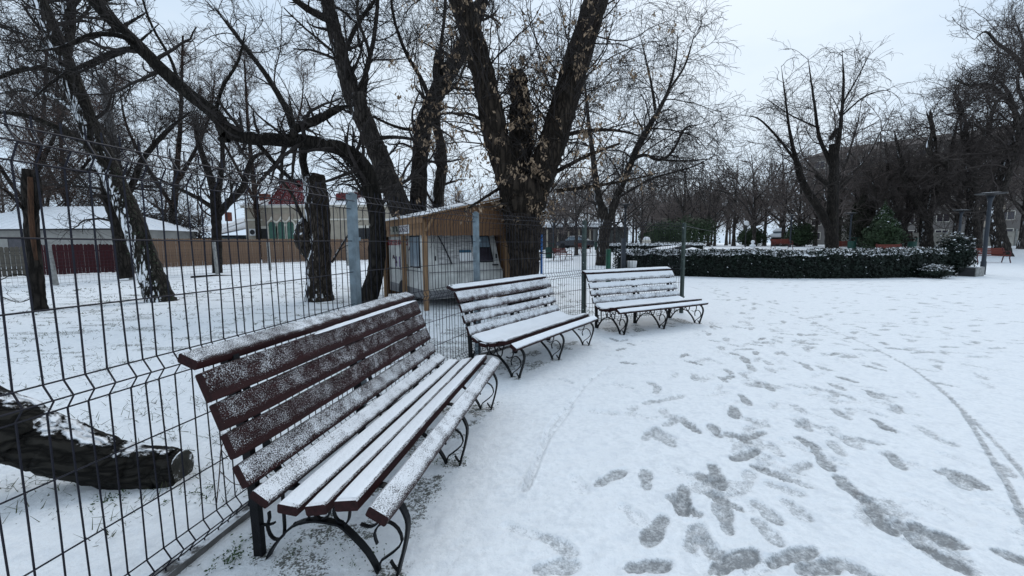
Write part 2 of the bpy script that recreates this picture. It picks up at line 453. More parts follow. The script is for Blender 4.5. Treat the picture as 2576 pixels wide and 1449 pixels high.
# thin snow and bare earth by benches and fence; also paints benches' contact shade
for bi, b in enumerate(BENCHES):
    a = math.radians(b['a']); d = np.array([math.cos(a), math.sin(a)]); n = np.array([d[1], -d[0]])
    X = GX - b['p'][0]; Y = GY - b['p'][1]
    v = X * d[0] + Y * d[1]; u = X * n[0] + Y * n[1]
    mk = sstep(-0.35, 0.0, v) * sstep(2.35, 1.95, v) * sstep(-0.80, -0.55, u) * sstep(0.16, -0.10, u)
    patch = sstep(0.40, 0.62, fnoise(GX * 4.0 + 9, GY * 4.0, 21, 3) + 0.10)
    SOIL_SHADE = np.maximum(SOIL_SHADE, mk * patch * 0.60)
    for q in range(3):
        for uu in (0.0, -0.07, -0.70):
            dd = np.hypot(v - q * (0.983 if bi == 0 else 0.934), (u - uu) * 1.3)
            SOIL_SHADE = np.maximum(SOIL_SHADE, 0.60 * sstep(0.15, 0.03, dd))
dfx = np.abs(GX - fence_x)
SOIL_SHADE = np.maximum(SOIL_SHADE, 0.5 * sstep(0.16, 0.02, dfx) * (GY < 9) * sstep(0.4, 0.6, fnoise(GX * 5, GY * 5, 33, 2) + 0.05))
# the lawn: thin snow where turf shows
SOIL_SHADE = np.maximum(SOIL_SHADE, (1 - paved) * 0.57 * sstep(0.42, 0.60, fnoise(GX * 2.2, GY * 4.2, 41, 4)) * sstep(2.2, 6, GY) * (GX < 4))

nX, nY = len(gx), len(gy)
ii = (np.arange(nY - 1)[:, None] * nX + np.arange(nX - 1)[None, :]).ravel()
gme = np_mesh('ground', np.stack([GX, GY, GZ], -1).reshape(-1, 3), quads=np.stack([ii, ii + 1, ii + nX + 1, ii + nX], -1))
for nm, arr in (('wet', WET), ('soil_shade', SOIL_SHADE)):
    at_ = gme.attributes.new(nm, 'FLOAT', 'POINT'); at_.data.foreach_set('value', arr.astype(np.float32).ravel())

def ground_material():
    m, N, L, b = new_mat('snow_ground')
    tc = nd(N, 'ShaderNodeTexCoord'); P = tc.outputs['Object']
    wet = nd(N, 'ShaderNodeAttribute', attribute_name='wet').outputs['Fac']; soil_shade = nd(N, 'ShaderNodeAttribute', attribute_name='soil_shade').outputs['Fac']
    def noise(sc, det=5.0, ro=0.6):
        n = nd(N, 'ShaderNodeTexNoise', Scale=sc, Detail=det, Roughness=ro); L.new(P, n.inputs['Vector']); return n.outputs['Fac']
    nA, nB, nC, nD, nE = noise(26), noise(95, 4), noise(2.6), noise(9), noise(330, 2)
    # wet grey slush in the prints, broken up by tread and crumbs of snow
    w = math_n(N, L, 'ADD', wet, math_n(N, L, 'MULTIPLY', math_n(N, L, 'SUBTRACT', nA, 0.5), 0.85))
    w = math_n(N, L, 'ADD', w, math_n(N, L, 'MULTIPLY', math_n(N, L, 'SUBTRACT', nB, 0.5), 1.0))
    w = math_n(N, L, 'ADD', w, math_n(N, L, 'MULTIPLY', math_n(N, L, 'SUBTRACT', nD, 0.5), 0.4))
    wm = math_n(N, L, 'MULTIPLY', ramp(N, L, w, 0.22, 0.84), ramp(N, L, wet, 0.03, 0.16))
    s = math_n(N, L, 'ADD', soil_shade, math_n(N, L, 'MULTIPLY', math_n(N, L, 'SUBTRACT', nB, 0.5), 0.9))
    s = math_n(N, L, 'ADD', s, math_n(N, L, 'MULTIPLY', math_n(N, L, 'SUBTRACT', nA, 0.5), 0.9))
    sm = math_n(N, L, 'MULTIPLY', ramp(N, L, s, 0.52, 0.66), ramp(N, L, soil_shade, 0.05, 0.3))
    sn = mixc(N, L, ramp(N, L, nC, 0.3, 0.7), (0.83, 0.85, 0.87), (0.90, 0.915, 0.93))
    sn = mixc(N, L, ramp(N, L, nD, 0.50, 0.78), sn, (0.72, 0.745, 0.78))
    thin = math_n(N, L, 'MULTIPLY', ramp(N, L, math_n(N, L, 'ADD', math_n(N, L, 'MULTIPLY', nA, 0.6), math_n(N, L, 'MULTIPLY', nC, 0.45)), 0.50, 0.72), 0.55)
    sn = mixc(N, L, thin, sn, (0.60, 0.63, 0.66))
    sn = mixc(N, L, math_n(N, L, 'MULTIPLY', ramp(N, L, nB, 0.56, 0.74), 0.45), sn, (0.62, 0.65, 0.68))
    slush = mixc(N, L, nB, (0.075, 0.08, 0.08), (0.29, 0.30, 0.31))
    col = mixc(N, L, math_n(N, L, 'MULTIPLY', wm, 0.92), sn, slush)
    earth = mixc(N, L, nA, (0.022, 0.022, 0.018), (0.10, 0.10, 0.07))
    col = mixc(N, L, math_n(N, L, 'MULTIPLY', sm, 0.9), col, earth)
    L.new(col, b.inputs['Base Color'])
    rg = nd(N, 'ShaderNodeMapRange'); L.new(wm, rg.inputs[0]); rg.inputs[3].default_value = 0.75; rg.inputs[4].default_value = 0.42
    L.new(rg.outputs[0], b.inputs['Roughness']); b.inputs['Specular IOR Level'].default_value = 0.25
    h = math_n(N, L, 'ADD', math_n(N, L, 'MULTIPLY', nA, 0.9), math_n(N, L, 'ADD', math_n(N, L, 'MULTIPLY', nB, 0.35), math_n(N, L, 'MULTIPLY', nE, 0.06)))
    h = math_n(N, L, 'SUBTRACT', h, math_n(N, L, 'MULTIPLY', wm, 0.7))
    bp = nd(N, 'ShaderNodeBump', Strength=0.85, Distance=0.012); L.new(h, bp.inputs['Height']); L.new(bp.outputs[0], b.inputs['Normal'])
    return m
ground = link('ground', gme, ground_material(), smooth=True)
tag(ground, 'trampled snow over the park square and lawn', kind='structure')
def gz(x, y): return float(terrain(x, y))
# ------------------------------------------------------------------ wire mesh fence with its posts
WIRE_Z = [0.05, 0.095, 0.145, 0.39, 0.67, 0.916, 0.965, 1.02, 1.28, 1.53, 1.785, 1.845, 1.90]
BENDS = [(0.05, 0.095, 0.145), (0.916, 0.965, 1.02), (1.785, 1.845, 1.90)]
BEND_OUT = 0.036
def wire_profile():
    pts = [(0.0, 0.012)]
    for lo, mi, hi in BENDS: pts += [(0, lo), (BEND_OUT, mi), (0, hi)]
    pts.append((0.0, 1.945))
    return pts
def bend_at(z):
    for lo, mi, hi in BENDS:
        if abs(z - mi) < 1e-6: return BEND_OUT
    return 0.0

def fence_panel(a, b, label, single, wires=0.070, r=0.0034):
    a = np.array(a); b = np.array(b); d = b - a; L = np.linalg.norm(d); d /= L; n = np.array([d[1], -d[0]])   # n: towards the square
    root = empty('wire_fence', (a[0], a[1], 0), math.atan2(d[1], d[0]))
    tag(root, label, 'fence', 'wire mesh panels of the park fence')
    x0, x1 = 0.06, L - 0.06
    prof = wire_profile()
    def vert(x, bow=0.0):
        return [(x + 0.006 * math.sin(z * 2.1 + bow), -o - 0.004 * math.sin(z * 1.7 + bow), z) for o, z in prof]
    nv = int((x1 - x0) / wires)
    if single:
        meshes = []
        for k in range(4):
            meshes.append(MB().tube(vert(0, k * 1.3), r, 5).mesh('wire'))
        for i in range(nv + 1):
            o = link('wire', meshes[i % 4], M['wire'], root); o.location = (x0 + i * wires + random.uniform(-.004, .004), 0, random.uniform(-.004, .004))
        for z in WIRE_Z:
            mb = MB().tube([(x0 - 0.03 + (x1 - x0 + 0.06) * t, -bend_at(z) - r * 1.5, z + 0.004 * math.sin(6 * t + z)) for t in np.linspace(0, 1, 9)], r, 5)
            mb.build('cross_wire', M['wire'], root)
    else:
        mb = MB()
        for i in range(nv + 1): mb.tube(vert(x0 + i * wires, i * 0.7), r, 4)
        tag(mb.build('upright_wires', M['wire'], root), kind='stuff')
        mb = MB()
        for z in WIRE_Z: mb.tube([(x0 - 0.03, -bend_at(z) - r, z), (x1 + 0.03, -bend_at(z) - r, z)], r, 4)
        tag(mb.build('cross_wires', M['wire'], root), kind='stuff')
    return root
_pl = ['dark wire mesh fence panel nearest the camera, behind the closest bench', 'dark wire mesh fence panel between the two bare grey steel posts',
       'dark wire mesh fence panel behind the middle bench, in front of the tall tree', 'dark wire mesh fence panel behind the farthest of the snowy benches']
for i in range(4): fence_panel(POSTS[i], POSTS[i + 1], _pl[i], i < 2)

def fence_post(p, m, label, w=0.066, h=1.91):
    root = empty('fence_post', (p[0], p[1], 0), 0)
    tag(root, label, 'post', 'posts of the park fence')
    i = [q for q, pp in enumerate(POSTS) if pp == p][0]
    q0 = POSTS[max(0, i - 1)]; q1 = POSTS[min(len(POSTS) - 1, i + 1)]
    root.rotation_euler = (0, 0, math.atan2(q1[1] - q0[1], q1[0] - q0[0]))
    e = 0.006; x = w / 2
    prof = [(-x + e, -x), (x - e, -x), (x, -x + e), (x, x - e), (x - e, x), (-x + e, x), (-x, x - e), (-x, -x + e)]
    MB().poly([(a, b, -0.05) for a, b in prof], (0, 0, h + 0.05)).build('shaft', m, root)
    MB().lathe([(0.030, 0), (0.030, 0.006), (0.02, 0.014)], (0, 0, h), 10).build('cap', m, root)
    for z in (0.35, 0.96, 1.55):
        cl = MB().box((0, -x - 0.004, z), (w * 1.25, 0.008, 0.028)); cl.build('clamp', m, root)
    return root
fence_post(POSTS[1], M['galv'], 'bare grey galvanised fence post left of the caravan shelter')
fence_post(POSTS[2], M['galv'], 'bare grey galvanised fence post in front of the caravan windscreen')
fence_post(POSTS[3], M['green_post'], 'dark green fence post at the left end of the farthest snowy bench')
fence_post(POSTS[4], M['green_post'], 'dark green last fence post in front of the clipped hedge')
# concrete footing under the mesh
for i in range(3):
    a = np.array(POSTS[i]); b = np.array(POSTS[i + 1]); mb = MB(); n = 5
    d = (b - a) / np.linalg.norm(b - a); ang = math.atan2(d[1], d[0]); L = np.linalg.norm(b - a)
    mb.box((L / 2, 0.0, 0.0), (L - 0.01, 0.075, 0.07))
    o = mb.build('concrete_footing', M['kerb'], None); o.location = (a[0], a[1], 0); o.rotation_euler = (0, 0, ang)
    tag(o, ['grey concrete strip under the nearest fence panel', 'grey concrete strip under the fence between the bare steel posts', 'grey concrete strip under the fence behind the middle bench'][i], 'footing', 'footings of the park fence')

# ------------------------------------------------------------------ snowy slatted benches with wrought iron frames
def slat_material(name, cov, edge=0.35, tint=(0.023, 0.0064, 0.0066), grain=(3, 60, 60)):
    """red-brown painted plank, snow crumbs lying on its exposed face (local +Z) and thinning towards its lower edge (local -Y)"""
    m, N, L, b = new_mat(name)
    tc = nd(N, 'ShaderNodeTexCoord'); P = tc.outputs['Object']
    oi = nd(N, 'ShaderNodeObjectInfo')
    ad = N.new('ShaderNodeVectorMath'); ad.operation = 'ADD'; L.new(P, ad.inputs[0])
    cm = N.new('ShaderNodeCombineXYZ'); L.new(math_n(N, L, 'MULTIPLY', oi.outputs['Random'], 17.0), cm.inputs[0]); L.new(cm.outputs[0], ad.inputs[1]); P2 = ad.outputs[0]
    mp = nd(N, 'ShaderNodeMapping'); mp.inputs['Scale'].default_value = grain; L.new(P2, mp.inputs[0])
    g = nd(N, 'ShaderNodeTexNoise', Scale=1.0, Detail=6.0, Roughness=0.65); L.new(mp.outputs[0], g.inputs['Vector'])
    wood = mixc(N, L, ramp(N, L, g.outputs['Fac'], 0.3, 0.72), tuple(c * 0.5 for c in tint), tuple(c * 1.5 for c in tint))
    f1 = nd(N, 'ShaderNodeTexNoise', Scale=190.0, Detail=4.0, Roughness=0.7); L.new(P2, f1.inputs['Vector'])
    f2 = nd(N, 'ShaderNodeTexNoise', Scale=14.0, Detail=4.0, Roughness=0.6); L.new(P2, f2.inputs['Vector'])
    f3 = nd(N, 'ShaderNodeTexNoise', Scale=3.0, Detail=3.0); L.new(P2, f3.inputs['Vector'])
    sp = nd(N, 'ShaderNodeSeparateXYZ'); L.new(P, sp.inputs[0])
    nrm = nd(N, 'ShaderNodeSeparateXYZ'); L.new(tc.outputs['Normal'], nrm.inputs[0])
    face = ramp(N, L, nrm.outputs[2], 0.45, 0.85)
    yy = math_n(N, L, 'ADD', math_n(N, L, 'MULTIPLY', sp.outputs[1], 1 / 0.10), 0.5)      # 0 lower edge .. 1 upper edge
    lo = math_n(N, L, 'MULTIPLY', math_n(N, L, 'SUBTRACT', ramp(N, L, yy, 0.0, edge), 1.0), 0.16)
    s = math_n(N, L, 'ADD', math_n(N, L, 'MULTIPLY', f1.outputs['Fac'], 1.0), math_n(N, L, 'MULTIPLY', math_n(N, L, 'SUBTRACT', f2.outputs['Fac'], 0.5), 0.30))
    s = math_n(N, L, 'ADD', s, math_n(N, L, 'MULTIPLY', math_n(N, L, 'SUBTRACT', f3.outputs['Fac'], 0.5), 0.20))
    s = math_n(N, L, 'ADD', math_n(N, L, 'ADD', s, lo), cov - 0.5)
    msk = math_n(N, L, 'MULTIPLY', ramp(N, L, s, 0.47, 0.56), face)
    col = mixc(N, L, math_n(N, L, 'MULTIPLY', msk, 0.92), wood, SNOW)
    L.new(col, b.inputs['Base Color']); b.inputs['Roughness'].default_value = 0.62; b.inputs['Specular IOR Level'].default_value = 0.16
    h = math_n(N, L, 'ADD', math_n(N, L, 'MULTIPLY', g.outputs['Fac'], 0.35), math_n(N, L, 'MULTIPLY', msk, 0.8))
    bp = nd(N, 'ShaderNodeBump', Strength=0.8, Distance=0.006); L.new(h, bp.inputs['Height']); L.new(bp.outputs[0], b.inputs['Normal'])
    return m
M['slat_flecked'] = slat_material('slat_flecked', 0.437, 0.3)
M['slat_half'] = slat_material('slat_half', 0.53, 0.3)
M['slat_seat'] = slat_material('slat_seat', 0.62, 0.3)
M['slat_snowy'] = slat_material('slat_snowy', 0.60, 0.45)
M['slat_full'] = slat_material('slat_full', 0.70, 0.45)
M['slat_rail'] = slat_material('slat_rail', 0.555, 0.25)

def slat_mesh(L, W, T, seed):
    """plank along X, W across Y, exposed face +Z; softened edges, slight warp"""
    c = 0.006; h, w = T / 2, W / 2
    sec = [(-w + c, -h), (w - c, -h), (w, -h + c), (w, h - c), (w - c, h), (-w + c, h), (-w, h - c), (-w, -h + c)]
    n = 25; V = []; F = []; rs = np.random.default_rng(seed); ph = rs.uniform(0, 6, 4)
    for i in range(n):
        x = -L / 2 + L * i / (n - 1); e = 1.0 if 0 < i < n - 1 else 0.94
        wy = 0.0016 * math.sin(3 * x + ph[0]) + 0.0010 * math.sin(11 * x + ph[1]); wz = 0.0018 * math.sin(2.2 * x + ph[2])
        for y, z in sec: V.append((x, y * e + wy, z * e + wz))
    for i in range(n - 1):
        for k in range(8): F.append((i * 8 + k, i * 8 + (k + 1) % 8, i * 8 + 8 + (k + 1) % 8, i * 8 + 8 + k))
    F += [tuple(range(8))[::-1], tuple(range(8 * (n - 1), 8 * n))]
    me = bpy.data.meshes.new('slat'); me.from_pydata(V, [], [f[::-1] for f in F]); me.update(); return me

def snow_slab(L, W, seed, hmin=0.003, hmax=0.010, inset=0.006, cells=(120, 9)):
    """loose snow lying on a plank: uneven top, ragged rim; local frame as slat_mesh, base at z=0"""
    nx, ny = cells; rs = np.random.default_rng(seed); ox = rs.uniform(0, 50)
    X, Y = np.meshgrid(np.linspace(-L / 2 + inset, L / 2 - inset, nx), np.linspace(-W / 2 + inset, W / 2 - inset, ny))
    ex = np.minimum(1, np.minimum(X - X.min(), X.max() - X) / 0.02); ey = np.minimum(1, np.minimum(Y - Y.min(), Y.max() - Y) / 0.012)
    rag = (fnoise(X * 60 + ox, Y * 60, seed, 2) - 0.37) * 0.006
    Y = Y + rag * (1 - ey) * np.sign(Y) * 1.2
    Z = (hmin + (hmax - hmin) * fnoise(X * 9 + ox, Y * 22, seed + 3, 3) / 0.875 + (fnoise(X * 90 + ox, Y * 90, seed + 5, 2) - 0.37) * 0.003) * np.minimum(ex, ey) ** 0.5
    top = np.stack([X, Y, Z], -1).reshape(-1, 3)
    i = (np.arange(ny - 1)[:, None] * nx + np.arange(nx - 1)[None, :]).ravel()
    return np_mesh('snow_layer', top, quads=np.stack([i, i + 1, i + nx + 1, i + nx], -1))

def bench(idx, label, P):
    b = BENCHES[idx]; s = P['s']; en, ef = P['en'], P['ef']; L = 2 * s + en + ef; vc = s + (ef - en) / 2
    a = math.radians(b['a'])
    # local frame: X along the bench, -Y towards the sitter's front
    root = empty('park_bench', (b['p'][0], b['p'][1], 0.0), a)
    tag(root, label, 'bench', 'snowy slatted benches along the fence')
    def slat(name, A, B, T, m, snow=None, dl=0.0):
        """plank whose exposed face runs from A (upper/rear) to B (lower/front), both (u, z)"""
        A = Vector((0, -A[0], A[1])); B = Vector((0, -B[0], B[1])); y = (A - B); W = y.length; y.normalize()
        z = Vector((1, 0, 0)).cross(y).normalized()
        if z.z < 0 and abs(z.z) > 0.3: z = -z
        x = y.cross(z).normalized()
        if x.x < 0: x = -x
        # right handed frame with z outwards
        R = Matrix((x, y, z)).transposed()
        if R.determinant() < 0: R = Matrix((-x, y, z)).transposed()
        c = (A + B) / 2 - z * (T / 2)
        o = link(name, slat_mesh(L + dl, W, T, idx * 40 + len(root.children)), m, root)
        o.matrix_local = Matrix.Translation((vc + random.uniform(-.008, .008), c.y, c.z)) @ R.to_4x4()
        if snow:
            sl = link('snow_layer', snow_slab(L + dl - snow.get('cut', 0.0), W, idx * 71 + len(root.children), *snow['h']), M['snow'], o, smooth=True)
            sl.location = (0, 0, T / 2 - 0.0012)
        return o
    for nm, A, B, T, mk, sn in P['slats']: slat(nm, A, B, T, M[mk], sn)
    if P.get('ridge'):                                     # snow left along the upper edge of the top back plank
        u, z, a0, a1 = P['ridge']; vs = np.linspace(a0, a1, 70); hh = 0.016 * np.sqrt(np.clip(np.minimum(vs - a0, a1 - vs) / .25, 0, 1)) * (0.6 + 0.7 * fnoise(vs * 8, vs * 0, 5, 3))
        V = []; Fq = []
        for v_, h_ in zip(vs, hh):
            for du, f_ in ((-.026, -.1), (-.018, .8), (-.004, 1.0), (.006, .55), (.009, -.3)): V.append((v_, -(u + du), z + h_ * f_ - .003))
        for i in range(len(vs) - 1):
            for k in range(4): Fq.append((i * 5 + k, i * 5 + k + 1, i * 5 + 6 + k, i * 5 + 5 + k))
        me = bpy.data.meshes.new('snow_ridge'); me.from_pydata(V, [], Fq); link('snow_ridge', me, M['snow'], root, smooth=True)
    # three iron frames
    fb = MB()
    I = M['iron']
    def uz(v, u, z): return (v, -u, z)
    for q in range(3):
        v = q * s
        fr = P['frame']
        f_ = MB().strip([uz(v, u, z) for u, z in spline(fr['post'], 14)], 0.030, 0.045, (1, 0, 0)); post = f_.build('rear_leg', I, root)
        MB().strip([uz(v, u, z) for u, z in spline(fr['support'], 22)], 0.034, 0.010, (1, 0, 0)).build('seat_support', I, root)
        MB().strip([uz(v, u, z) for u, z in spline(fr['back'], 12)], 0.034, 0.012, (1, 0, 0)).build('back_support', I, root)
        MB().strip([uz(v, u, z) for u, z in spline(fr['arch'], 24)], 0.036, 0.010, (1, 0, 0)).build('arch', I, root)
        MB().strip([uz(v, u, z) for u, z in spline(fr['leg'], 20)], 0.036, 0.012, (1, 0, 0)).build('front_leg', I, root)
        mb = MB()
        for cv in fr['scrolls']: mb.strip([uz(v, u, z) for u, z in spline(cv, 18)], 0.016, 0.008, (1, 0, 0))
        mb.build('scrollwork', I, root)
    if P.get('bolster'):
        nx, ny = 140, 16; prof = spline(P['bolster'], ny); vv = np.linspace(-en + 0.02, 2 * s + ef - 0.02, nx)
        U = np.repeat(prof[:, :1], nx, 1); Z = np.repeat(prof[:, 1:2], nx, 1); V_ = np.repeat(vv[None], ny, 0)
        ed = np.minimum(1, np.minimum(V_ - V_.min(), V_.max() - V_) / 0.05)
        Z = Z + (fnoise(V_ * 7 + idx * 9, U * 14, 77 + idx, 3) - 0.35) * 0.014 - (1 - ed) * 0.012
        Z += (fnoise(V_ * 70, U * 70, 97 + idx, 2) - 0.37) * 0.003
        i = (np.arange(ny - 1)[:, None] * nx + np.arange(nx - 1)[None, :]).ravel()
        me = np_mesh('snow_bolster', np.stack([V_, -U, Z], -1).reshape(-1, 3), quads=np.stack([i, i + 1, i + nx + 1, i + nx], -1)[:, ::-1])
        link('snow_bolster', me, M['snow'], root, smooth=True)
    return root

SCROLLS = [
    [(-.641, .235), (-.640, .20), (-.654, .162), (-.640, .115), (-.611, .097), (-.575, .115), (-.563, .154), (-.561, .22), (-.561, .385)],
    [(-.690, .165), (-.65, .168), (-.613, .182)],
    [(-.51, .190), (-.47, .195), (-.44, .215), (-.425, .25), (-.44, .30), (-.43, .375)],
    [(-.365, .225), (-.398, .25), (-.405, .29), (-.38, .325), (-.345, .325), (-.32, .29), (-.327, .25), (-.365, .225)],
    [(-.235, .290), (-.255, .318), (-.285, .312), (-.30, .275), (-.285, .235), (-.255, .222)],
    [(-.247, .209), (-.225, .245), (-.215, .30), (-.195, .35), (-.16, .40)],
    [(-.167, .226), (-.122, .218), (-.081, .242), (-.066, .29), (-.075, .35)],
    [(-.089, .137), (-.101, .182), (-.082, .224), (-.048, .248), (-.013, .246), (.022, .213), (.031, .158), (-.015, .103), (-.074, .055), (-.085, .01)],
    [(.004, .02), (-.012, .038), (-.026, .062)],
]
FR = dict(post=[(-.705, -.03), (-.708, .18), (-.716, .38), (-.735, .58), (-.775, .80), (-.815, 1.0)],
          back=[(-.762, 1.0), (-.745, .93), (-.700, .80), (-.660, .68), (-.622, .56), (-.575, .455), (-.53, .40), (-.47, .372)],
          support=[(-.715, .36), (-.60, .365), (-.47, .372), (-.38, .352), (-.28, .355), (-.18, .392), (-.08, .425), (-.02, .415), (.03, .372)],
          arch=[(-.665, -.02), (-.645, .03), (-.595, .10), (-.511, .182), (-.43, .215), (-.374, .222), (-.30, .218), (-.255, .205), (-.155, .114), (-.105, .04), (-.080, -.02)],
          leg=[(-.04, .40), (.0, .378), (.036, .335), (.062, .275), (.061, .215), (.042, .125), (.02, .05), (.004, -.02)],
          scrolls=SCROLLS)
h1 = dict(h=(0.003, 0.009, 0.010), cut=0.02); h2 = dict(h=(0.006, 0.014, 0.006))
B1 = dict(s=0.983, en=0.197, ef=0.144, frame=FR, slats=[
    ('top_rail', (-.842, 1.058), (-.748, 1.021), .046, 'slat_rail', None),
    ('back_slat', (-.738, .981), (-.687, .853), .042, 'slat_flecked', None),
    ('back_slat', (-.693, .845), (-.647, .727), .042, 'slat_flecked', None),
    ('back_slat', (-.649, .715), (-.603, .604), .042, 'slat_flecked', None),
    ('back_slat', (-.605, .578), (-.557, .478), .042, 'slat_half', None),
    ('seat_slat', (-.535, .478), (-.455, .428), .042, 'slat_seat', None),
    ('seat_slat', (-.430, .424), (-.330, .415), .044, 'slat_full', h1),
    ('seat_slat', (-.308, .418), (-.205, .440), .046, 'slat_full', h1),
    ('seat_slat', (-.170, .463), (-.060, .480), .048, 'slat_full', h1),
    ('seat_slat', (-.006, .460), (.083, .415), .050, 'slat_seat', None)],
    bolster=None, ridge=(-.735, .980, .55, 2.08))
def shift(p, du, dz): return [(u + du, z + dz) for u, z in p]
FR2 = dict(post=[(-.692, -.03), (-.694, .18), (-.702, .36), (-.725, .55), (-.765, .78), (-.83, .97)],
           back=[(-.80, .98), (-.765, .90), (-.705, .78), (-.655, .66), (-.605, .54), (-.55, .44), (-.50, .385), (-.44, .355)],
           support=[(-.70, .34), (-.58, .345), (-.44, .352), (-.35, .335), (-.25, .338), (-.15, .372), (-.06, .402), (.0, .392), (.05, .35)],
           arch=FR['arch'], leg=[(-.02, .37), (.02, .35), (.06, .315), (.078, .262), (.07, .205), (.046, .125), (.02, .05), (.004, -.02)], scrolls=SCROLLS)
B2 = dict(s=0.934, en=0.187, ef=0.114, frame=FR2, slats=[
    ('top_rail', (-.886, 1.025), (-.775, .990), .040, 'slat_full', h2),
    ('back_slat', (-.757, .958), (-.683, .837), .034, 'slat_snowy', None),
    ('back_slat', (-.683, .815), (-.640, .718), .034, 'slat_snowy', None),
    ('back_slat', (-.632, .690), (-.592, .595), .034, 'slat_snowy', None),
    ('back_slat', (-.575, .566), (-.535, .465), .034, 'slat_snowy', None),
    ('seat_slat', (-.510, .455), (-.430, .408), .042, 'slat_full', None),
    ('seat_slat', (-.405, .402), (-.305, .395), .044, 'slat_full', None),
    ('seat_slat', (-.285, .398), (-.185, .420), .046, 'slat_full', None),
    ('seat_slat', (-.155, .442), (-.050, .458), .048, 'slat_full', None),
    ('seat_slat', (.026, .444), (.102, .395), .048, 'slat_full', h2)],
    bolster=[(-.525, .470), (-.47, .452), (-.40, .428), (-.33, .418), (-.25, .425), (-.17, .448), (-.10, .466), (-.058, .462)])
B3 = dict(B2); B3['slats'] = list(B2['slats']); B3['slats'][1] = ('back_slat', (-.757, .958), (-.683, .837), .034, 'slat_full', None); B3['slats'][2] = ('back_slat', (-.683, .815), (-.640, .718), .034, 'slat_full', None)
bench(0, 'nearest brown slatted bench, its dark red back planks only flecked with snow', B1)
bench(1, 'middle slatted bench with iron scroll legs, seat filled with snow', B2)
bench(2, 'farthest of the three snowy slatted benches, in front of the hedge', B3)
# ------------------------------------------------------------------ bare winter trees
def batch_tubes(P, R, sides):
    """P (N,K,3), R (N,K): N tapering twigs as one vertex/face pair"""
    N, K, _ = P.shape
    T = np.empty_like(P); T[:, 1:-1] = P[:, 2:] - P[:, :-2]; T[:, 0] = P[:, 1] - P[:, 0]; T[:, -1] = P[:, -1] - P[:, -2]
    T /= np.linalg.norm(T, axis=2)[..., None] + 1e-9
    ref = np.where(np.abs(T[:, :1, 2:3]) < 0.8, np.array([0, 0, 1.0]), np.array([1.0, 0, 0]))
    A = np.cross(T, np.broadcast_to(ref, T.shape)); A /= np.linalg.norm(A, axis=2)[..., None] + 1e-9
    B = np.cross(T, A)
    a = np.arange(sides) * 2 * math.pi / sides
    V = P[:, :, None] + R[:, :, None, None] * (np.cos(a)[None, None, :, None] * A[:, :, None] + np.sin(a)[None, None, :, None] * B[:, :, None])
    b = (np.arange(N) * K * sides)[:, None, None]; i = (np.arange(K - 1) * sides)[None, :, None]; k = np.arange(sides)[None, None, :]; k2 = (k + 1) % sides
    F = np.stack([b + i + k, b + i + k2, b + i + sides + k2, b + i + sides + k], -1).reshape(-1, 4)
    return V.reshape(-1, 3), F

def resample(P, R, K):
    P = np.asarray(P, float); R = np.asarray(R, float)
    L = np.concatenate([[0], np.cumsum(np.linalg.norm(np.diff(P, axis=0), axis=1))]); t = np.linspace(0, L[-1], K)
    return np.stack([np.interp(t, L, P[:, j]) for j in range(3)], -1), np.interp(t, L, R), L[-1]

def grow(par, spec, rng):
    """par: list of (P (K,3), R (K)) or arrays (N,K,3),(N,K); spawn a level of branches"""
    PP, RR = par
    N, K, _ = PP.shape
    plen = np.linalg.norm(np.diff(PP, axis=1), axis=2).sum(1)
    cnt = rng.poisson(np.maximum(spec['per'] * plen if spec.get('bylen', True) else np.full(N, spec['per']), 0.0))
    idx = np.repeat(np.arange(N), cnt)
    n = len(idx)
    if n == 0: return None
    t = rng.uniform(spec.get('t0', 0.15), spec.get('t1', 1.0), n) * (K - 1.001); i0 = t.astype(int); f = (t - i0)[:, None]
    S = PP[idx, i0] * (1 - f) + PP[idx, i0 + 1] * f
    D = PP[idx, i0 + 1] - PP[idx, i0]; D /= np.linalg.norm(D, axis=1)[:, None] + 1e-9
    r = RR[idx, i0] * (1 - f[:, 0]) + RR[idx, i0 + 1] * f[:, 0]
    q = rng.normal(size=(n, 3)); q -= D * (q * D).sum(1)[:, None]; q /= np.linalg.norm(q, axis=1)[:, None] + 1e-9
    an = np.radians(rng.uniform(*spec['ang'], n))[:, None]
    d = np.cos(an) * D + np.sin(an) * q + np.array(spec.get('bias', (0, 0, 0.15)))
    d /= np.linalg.norm(d, axis=1)[:, None]
    Ln = rng.uniform(*spec['len'], n) * (1.15 - 0.55 * t / (K - 1)) * np.clip(plen[idx] / spec.get('ref', 3.0), 0.35, 1.3)
    ks = spec['k']; W = spec.get('wig', 0.25); G = np.array(spec.get('trop', (0, 0, 0.04)))
    P = np.empty((n, ks + 1, 3)); P[:, 0] = S; curl = rng.normal(size=(n, 3)) * spec.get('curl', 0.08)
    for s in range(ks):
        d = d + rng.normal(size=(n, 3)) * W + G * (s + 1) + curl; d /= np.linalg.norm(d, axis=1)[:, None]
        P[:, s + 1] = P[:, s] + d * (Ln / ks)[:, None]
    r0 = np.clip(r * spec.get('rk', 0.5) * rng.uniform(0.7, 1.1, n), spec['rmin'], spec['rmax'])
    tp = np.linspace(1, spec.get('tip', 0.35), ks + 1)
    R = np.maximum(r0[:, None] * tp[None], spec['rmin'] * 0.75)
    return P, R

